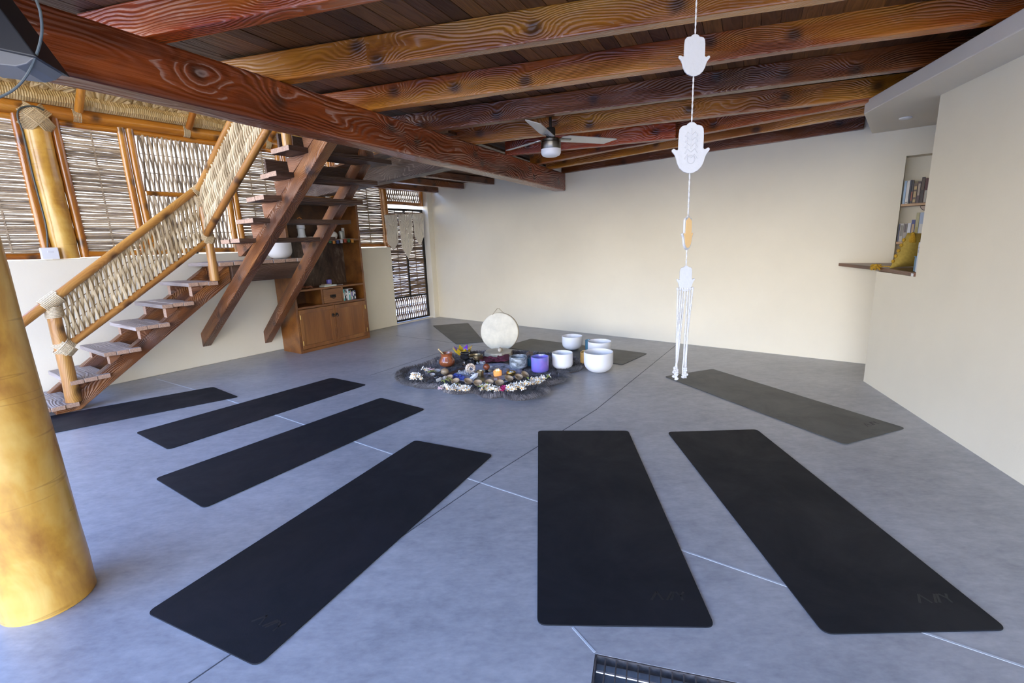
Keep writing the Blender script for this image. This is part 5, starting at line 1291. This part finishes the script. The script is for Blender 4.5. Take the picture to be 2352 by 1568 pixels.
#%%GARLAND
gp = V((.454, 1.22, 0))
ga = thing('hamsa_garland', gp+V((0, 0, 1.0)), 'white hanging garland of hand-shaped charms on a cord with a tassel', 'garland')
def hamsa(zc, hh, ang, name='hand_charm', back=False, relief=False, wx=1.0):
    W2 = hh*.335
    # outline of a symmetrical hand pointing up (unit: half height 1)
    half = [(0, 1.0), (.10, .985), (.17, .94), (.21, .89), (.32, .88), (.43, .84), (.50, .74), (.525, .55), (.53, .2), (.53, -.02), (.56, -.06), (.62, -.06), (.68, -.02), (.74, .0), (.80, -.04), (.80, -.11), (.74, -.18), (.67, -.26), (.61, -.40), (.56, -.58), (.46, -.77), (.31, -.91), (.12, -.985), (0, -1)]
    sc = hh/2; ax = V((math.cos(ang), math.sin(ang), 0)); nn = V((-ax.y, ax.x, 0))*-1
    half = [(x*wx, z) for x, z in half]
    pts = [(x*.90, z) for x, z in half]+[(-x*.90, z) for x, z in half[-2:0:-1]]
    b = MB(); b.prism([gp+V((0, 0, zc))+ax*(x*sc)+V((0, 0, z*sc))-nn*.0025 for x, z in pts], nn*.005)
    o = child(b, name, M['plasterw'], ga, bevel=.0012)
    if back:
        b = MB(); b.prism([gp+V((0, 0, zc))+ax*(x*sc*.82)+V((0, 0, z*sc*.88))+nn*.0026 for x, z in pts], nn*.0008); child(b, 'gilded_face', M['gold'], o)
    if relief:
        b = MB(); f0 = gp+V((0, 0, zc))+nn*-.0028
        for fs in (1, -1):
            nf = nn*fs*.0028
            for x in (-.19, 0, .19): b.tube([gp+V((0, 0, zc))+nf+ax*(x*sc)+V((0, 0, sc*z)) for z in (.75-abs(x), .3, -.05)], .0013, 5)
            b.tube([gp+V((0, 0, zc-.45*sc))+nf+ax*(.16*sc*math.cos(w*PI/8))+V((0, 0, .16*sc*math.sin(w*PI/8))) for w in range(16)], .0013, 5, closed=True)
            for k in range(5):
                for sg in (1, -1): b.tube([gp+V((0, 0, zc))+nf+V((0, 0, sc*(.5-.22*k))), gp+V((0, 0, zc))+nf+ax*sg*(.14*sc)+V((0, 0, sc*(.62-.22*k))), gp+V((0, 0, zc))+nf+ax*sg*(.26*sc)+V((0, 0, sc*(.45-.22*k)))], .0013, 5)
        child(b, 'relief', M['plasterw'], o, smooth=True)
    return o
hamsa(1.812, .090, .12, wx=1.2)
hamsa(1.607, .118, -.02, relief=True, wx=1.08)
hamsa(1.405, .085, .78, back=True)
hamsa(1.290, .066, .02)
for (za, zb_) in ((2.40, 1.852), (1.772, 1.662), (1.553, 1.444), (1.366, 1.321)):
    L = za-zb_; n = max(4, int(L/.004)); b = MB()
    for s_ in range(2):
        b.tube([gp+V((math.cos(i*.9+s_*PI)*.0009, math.sin(i*.9+s_*PI)*.0009, zb_+L*i/n)) for i in range(n+1)], .0012, 5)
    child(b, 'cord', M['cordw'], ga, smooth=True)
for k in range(7):
    b = MB(); f = k/6; x0 = (f-.5)*.038; g_ = -1 if k < 4 else 1; x1 = g_*.0125+random.uniform(-.004, .004)+.0; zz = 1.262; pts = []
    zb_ = 1.02+random.uniform(-.004, .012)
    for i in range(10):
        h = i/9; xx = x0*(1-h)+(x1)*h; pts.append(gp+V((xx+(.0025*math.sin(h*9+k) if h > .8 else 0)-.006*h, random.uniform(-.001, .001), zz+(zb_-zz)*h)))
    b.tube(pts, .0021, 6); b.ball(gp+V((x0, 0, zz+.002)), .0042, 8)
    for m_ in range(5): b.ball(pts[-1]+V((random.uniform(-.004, .004), random.uniform(-.003, .003), .004+m_*.006)), .0036, 6)
    child(b, 'tassel_strand', M['cordw'], ga, smooth=True)

#%%NICHE
# ------------------------------------------------------------------ window seat shelf, niche books, cushion
zs = 1.028
sp1, sp2, sp3 = V((3.495, 5.036, 0)), V((3.345, 4.45, 0)), V((3.318, 4.38, 0))
pts = [B((sp1-BA).dot(BT), .004), V((3.37, 4.42, 0)), R(US-.0, -.012), R(US-.0, .72), B((V((4.15, 4.60, 0))-BA).dot(BT), .004)]
b = MB(); b.prism([p+V((0, 0, zs)) for p in pts], (0, 0, .032)); bb_ = b.build('corner_shelf', M['sill'], axis=RTt, bevel=.004); tag(bb_, 'dark walnut corner shelf board on top of the right plaster wall end', 'shelf')
bm = bmesh.new(); bm.from_mesh(bb_.data); bmesh.ops.recalc_face_normals(bm, faces=bm.faces); bm.to_mesh(bb_.data); bm.free()
b = MB(); b.box(R(US-.022, -.0125, zs+.012), .03, .002, .022, RTt, RN); child(b, 'sticker', M['whitep'], bb_)
# niche shelves
b = MB(); b.prism([B(NS0+.004, -.168, 1.605), B(NS1-.004, -.168, 1.605), B(NS1-.004, -.002, 1.605), B(NS0+.004, -.002, 1.605)], (0, 0, .022)); o = b.build('niche_shelf', M['shelfw'], axis=BT, bevel=.001); tag(o, 'light pine shelf board inside the book niche', 'shelf')
b = MB(); b.prism([B(NS0+.004, -.168, 1.245), B(NS1-.004, -.168, 1.245), B(NS1-.004, -.002, 1.245), B(NS0+.004, -.002, 1.245)], (0, 0, .022)); o = b.build('niche_shelf', M['shelfw'], axis=BT, bevel=.001); tag(o, 'lower pine shelf board of the book niche behind the mustard cushion', 'shelf')
ax_ = BT; into = -BN
x = NS0+.012
for (th, h, col, bd, bcl, nm) in [(.024, .215, (.32, .45, .60), None, 0, 'light blue'), (.030, .215, (.66, .64, .58), [(.03, .08)], (.2, .2, .2), 'white'), (.014, .22, (.02, .02, .04), None, 0, 'thin navy'), (.020, .218, (.03, .025, .025), [(.1, .5)], (.35, .1, .05), 'black with red print'),
        (.036, .185, (.12, .08, .05), [(.05, .2), (.3, .6), (.68, .85)], (.50, .36, .16), 'brown and gold'), (.030, .20, (.09, .05, .045), [(.35, .9)], (.42, .34, .25), 'dark brown lettered'), (.034, .235, (.035, .022, .016), [(.5, .95)], (.12, .08, .05), 'tall dark brown'),
        (.034, .225, (.10, .025, .02), [(.02, .5)], (.42, .40, .33), 'maroon with pale label'), (.020, .22, (.12, .02, .03), None, 0, 'dark red'), (.030, .215, (.03, .06, .045), [(.35, .9)], (.35, .45, .35), 'dark green lettered'), (.03, .2, (.2, .06, .05), None, 0, 'brick red')]:
    book('niche', B(x, -.018, 1.6275), BT, into, th*.72, .135, h, col, '%s book standing on the upper niche shelf' % nm, None, 0, band=bd, bandcol=bcl if bcl else (.7, .7, .7)); x += th*.72+.0025
x = NS0+.012
for (th, h, col, bd, bcl, nm) in [(.008, .17, (.05, .06, .14), None, 0, 'thin navy'), (.034, .175, (.45, .42, .36), [(.3, .9)], (.2, .18, .15), 'grey-beige'), (.034, .175, (.35, .31, .26), [(.5, .95)], (.1, .08, .08), 'grey book with a dark photo'), (.032, .175, (.60, .62, .66), None, 0, 'plain white'),
        (.034, .205, (.05, .06, .20), [(.15, .8)], (.50, .36, .2), 'blue and tan'), (.032, .27, (.42, .38, .20), [(.05, .5)], (.35, .30, .10), 'tall cream and gold'), (.046, .27, (.40, .48, .62), [(.1, .6)], (.65, .65, .62), 'tall pale blue'), (.03, .26, (.15, .05, .05), None, 0, 'tall maroon')]:
    book('niche', B(x, -.018, 1.2675), BT, into, th*.76, .135, h, col, '%s book on the lower niche shelf' % nm, None, 0, band=bd, bandcol=bcl if bcl else (.7, .7, .7)); x += th*.76+.0025
# round metal ornament hanging below the shelf
b = MB(); c = B(NS0+.20, -.05, 1.585); 
b.add([], [])
pp = [c+BT*(.05*math.cos(a))+V((0, 0, .05*math.sin(a)+.018)) for a in [PI+PI*k/12 for k in range(13)]]
b.prism(pp, -BN*.03); o = b.build('round_ornament', simple('dark_bronze', (.10, .075, .06), .3, metal=.7), bevel=.004); tag(o, 'half-round dark bronze ornament hanging under the pine niche shelf', 'ornament')
# cushion
def cushion():
    a = V((3.40, 4.13, zs+.034)); # bottom centre
    t = thing('cushion', a, 'mustard yellow tasselled cushion leaning on the corner shelf', 'cushion')
    # plane of the cushion: width direction and leaning up direction
    w = (R(0, 0)-R(0, 1)).normalized()*-1; w = (RN*.95+RTt*-.35).normalized()
    up = (V((0, 0, .86))+RN*.34-RTt*-.0).normalized(); up = (V((0, 0, 1))+w*.42).normalized(); nrm = w.cross(up).normalized()
    L = .325; n = 14; vs = []; fs = []
    ctr = a+up*(L/2-.005)+w*.075
    for sd in (1, -1):
        for i in range(n+1):
            for j in range(n+1):
                x, y = i/n*2-1, j/n*2-1
                pin = 1-.10*(1-abs(x)**2)*abs(y)**6 - .0; px = x*(1-.07*(1-y*y)); py = y*(1-.07*(1-x*x))
                th = .055*((1-x**4)*(1-y**4))**.6
                vs.append(ctr+w*px*L/2+up*py*L/2+nrm*sd*th)
    m = (n+1)**2
    for i in range(n):
        for j in range(n):
            q = [i*(n+1)+j, (i+1)*(n+1)+j, (i+1)*(n+1)+j+1, i*(n+1)+j+1]; fs.append(q); fs.append([k+m for k in q[::-1]])
    b = MB(); b.add(vs, fs); mt = simple('mustard_cotton', (.40, .28, .05), .85, bumps=(60, .3), var=.12)
    child(b, 'cover', mt, t, smooth=True)
    tm = simple('mustard_tassel', (.50, .29, .02), .8, var=.2, bumps=(120, .5))
    for (fx, fy, L2) in ((-1, 1, .085), (1, 1, .06), (1, -1, .05)):
        c = ctr+w*fx*L/2+up*fy*L/2; b = MB(); dn = V((0, 0, -1)) if fy > 0 else (V((0, 0, -.35))-w*fx*-.8-nrm*.3).normalized()
        if fy < 0: dn = (w*fx*.8+V((0, 0, -.15))).normalized()
        c = c+nrm*.035*(1 if fy > 0 else 0)+w*.02*(1 if (fy > 0 and fx < 0) else 0)
        b.ball(c+dn*.01, .014, 10)
        for k in range(22):
            a2 = 2*PI*k/22; sp = (w*math.cos(a2)+nrm*math.sin(a2)); b.tube([c+dn*.01+sp*.008, c+dn*(L2*.6)+sp*.018, c+dn*L2+sp*.022*random.uniform(.8, 1.2)], .0035, 5)
        child(b, 'tassel', tm, t, smooth=True)
    b = MB(); c = G(2012, 611, zs+.045); b.ball(c, .020, 12)
    for k in range(60):
        a2 = random.uniform(0, 2*PI); b2_ = random.uniform(-.6, .9); d3 = V((math.cos(a2)*math.cos(b2_), math.sin(a2)*math.cos(b2_), -math.sin(b2_)*.9)); b.tube([c+d3*.015, c+d3*.034, c+d3*.044+V((0, 0, -.008))], .0035, 5)
    b.tube([c, c+w*.03+V((0, 0, .0)), ctr-w*L/2*.9-up*L/2*.9], .004, 6)
    child(b, 'tassel', tm, t, smooth=True)
    for k in range(5):
        c = ctr-w*L/2*.97+up*(L/2)*(-.6+k*.3); b = MB(); b.ball(c-w*.004, .013, 8, sc=(1, 1, 1.2)); child(b, 'pompom', tm, t, smooth=True)
    return t
cushion()
b = MB(); c = R(US-.13, .30, zs+.16)
o_n = 10; vs = []; fs = []
for sdn in (1, -1):
    for i in range(11):
        for j in range(11):
            x, y = i/5-1, j/5-1; th = .06*((1-x**4)*(1-y**4))**.6
            vs.append(c+RN*(x*.15*(1-.06*(1-y*y)))+V((0, 0, y*.125*(1-.06*(1-x*x))))+RTt*(sdn*th))
for i in range(10):
    for j in range(10):
        q = [i*11+j, (i+1)*11+j, (i+1)*11+j+1, i*11+j+1]; fs.append(q); fs.append([k+121 for k in q[::-1]])
b.add(vs, fs); o = b.build('cushion', simple('cream_linen', (.60, .57, .50), .85, bumps=(60, .3)), smooth=True); tag(o, 'plain cream cushion behind the blue box on the corner shelf', 'cushion')
b = MB(); b.box(R(US-.075, .085, zs+.034+.055), .05, .12, .11, RTt, RN); o = b.build('blue_box', simple('dusty_blue_card', (.13, .24, .34), .6, bumps=(40, .1)), bevel=.002); tag(o, 'greyish blue cardboard box on the corner shelf beside the white book', 'box')
b = MB(); b.box(R(US-.075, .085, zs+.034+.114), .056, .125, .006, RTt, RN); child(b, 'lid', simple('blue_lid', (.10, .19, .28), .6), o)
bk = book('seat', R(US-.030, .006, zs+.0335), RTt, RN, .026, .17, .225, (.60, .62, .66), 'large white book standing at the edge of the plaster wall on the corner shelf')
# numerals on the spine
def text_on(parent, s, pos, right, up_, size, mat, name='lettering'):
    cu = bpy.data.curves.new(name, 'FONT'); cu.body = s; cu.size = size; cu.extrude = .0003; cu.align_x = 'CENTER'; cu.align_y = 'CENTER'
    ob = bpy.data.objects.new(name, cu); COL.objects.link(ob); ob.data.materials.append(mat)
    r_, u_ = V(right).normalized(), V(up_).normalized(); n_ = r_.cross(u_)
    Mx = Matrix(((r_.x, u_.x, n_.x, pos[0]), (r_.y, u_.y, n_.y, pos[1]), (r_.z, u_.z, n_.z, pos[2]), (0, 0, 0, 1)))
    dg = bpy.context.evaluated_depsgraph_get(); me = bpy.data.meshes.new_from_object(ob.evaluated_get(dg)); bpy.data.objects.remove(ob)
    m2 = bpy.data.objects.new(name, me); COL.objects.link(m2); m2.parent = parent
    o, Rr = _LOC[parent.name]; m2.matrix_basis = (Matrix.Translation(o) @ Rr.to_4x4()).inverted() @ Mx
    return m2
text_on(bk, '2100', R(US-.017, .0055, zs+.0335+.17), (0, 0, -1), -RTt*-1, .024, simple('dark_ink', (.08, .08, .12), .6))

#%%TOPLEFT
# black speaker under the beam at the upper left with its cable
sc3 = G(20, 70, 2.25)
sp3_ = V((-2.02, 1.98, 2.02))
spk = thing('wall_speaker', V((-1.62, 1.45, 2.02)), 'black speaker hung at the beam end in the top left corner', 'speaker')
b = MB(); X_ = V((.75, -.66, 0)).normalized(); Y_ = V((.66, .75, 0)).normalized()
_p = [CAM+ray(u, v)*1.52 for u, v in ((-70, -75), (84, 131), (-70, 98))]
b.prism(_p, CF*.12); child(b, 'cabinet', M['blackp'], spk, bevel=.004)
_p = [CAM+ray(u, v)*1.53 for u, v in ((-70, 99), (78, 132), (60, 146), (35, 152), (-70, 140))]
b = MB(); b.prism(_p, CF*.10); child(b, 'bracket', M['greyp'], spk, bevel=.003)
def RP(u, v, k): return CAM+ray(u, v)*k
b = MB(); ctrl = [RP(70, -60, 1.45), RP(84, 0, 1.46), RP(93, 30, 1.47), RP(96, 75, 1.5), RP(84, 125, 1.53), RP(60, 175, 1.56), RP(25, 210, 1.6), RP(-40, 240, 1.65)]
def spline(c, n=8):
    out = []
    for i in range(len(c)-1):
        p0, p1, p2, p3 = c[max(i-1, 0)], c[i], c[i+1], c[min(i+2, len(c)-1)]
        for k in range(n):
            t = k/n; out.append(.5*((2*p1)+(p2-p0)*t+(2*p0-5*p1+4*p2-p3)*t*t+(3*p1-p0-3*p2+p3)*t**3))
    return out+[c[-1]]
b.tube(spline(ctrl), .0040, 8); o = b.build('loose_cable', M['cable'], smooth=True); tag(o, 'grey cable hanging in a loop in front of the beam at the top left', 'cable')
b = MB(); b.tube(spline([S(-.30, -.02, 1.52), S(-.275, -.02, 1.75), S(-.285, -.02, 2.2), S(-.285, -.02, 2.60), S(-.30, .0, 2.75), S(-.26, .0, 2.83), S(-.17, .01, 2.86), S(-.10, .0, 2.84)]), .008, 8); o = b.build('switch_cable', simple('dark_green_cable', (.05, .055, .045), .5), smooth=True); tag(o, 'dark cable running from the white switch box up the palm post', 'cable')

# daylight reaches the room from the open side behind the camera
for o in list(bpy.data.objects):
    for k in ('_h', '_r', 'loc0'):
        if k in o: del o[k]
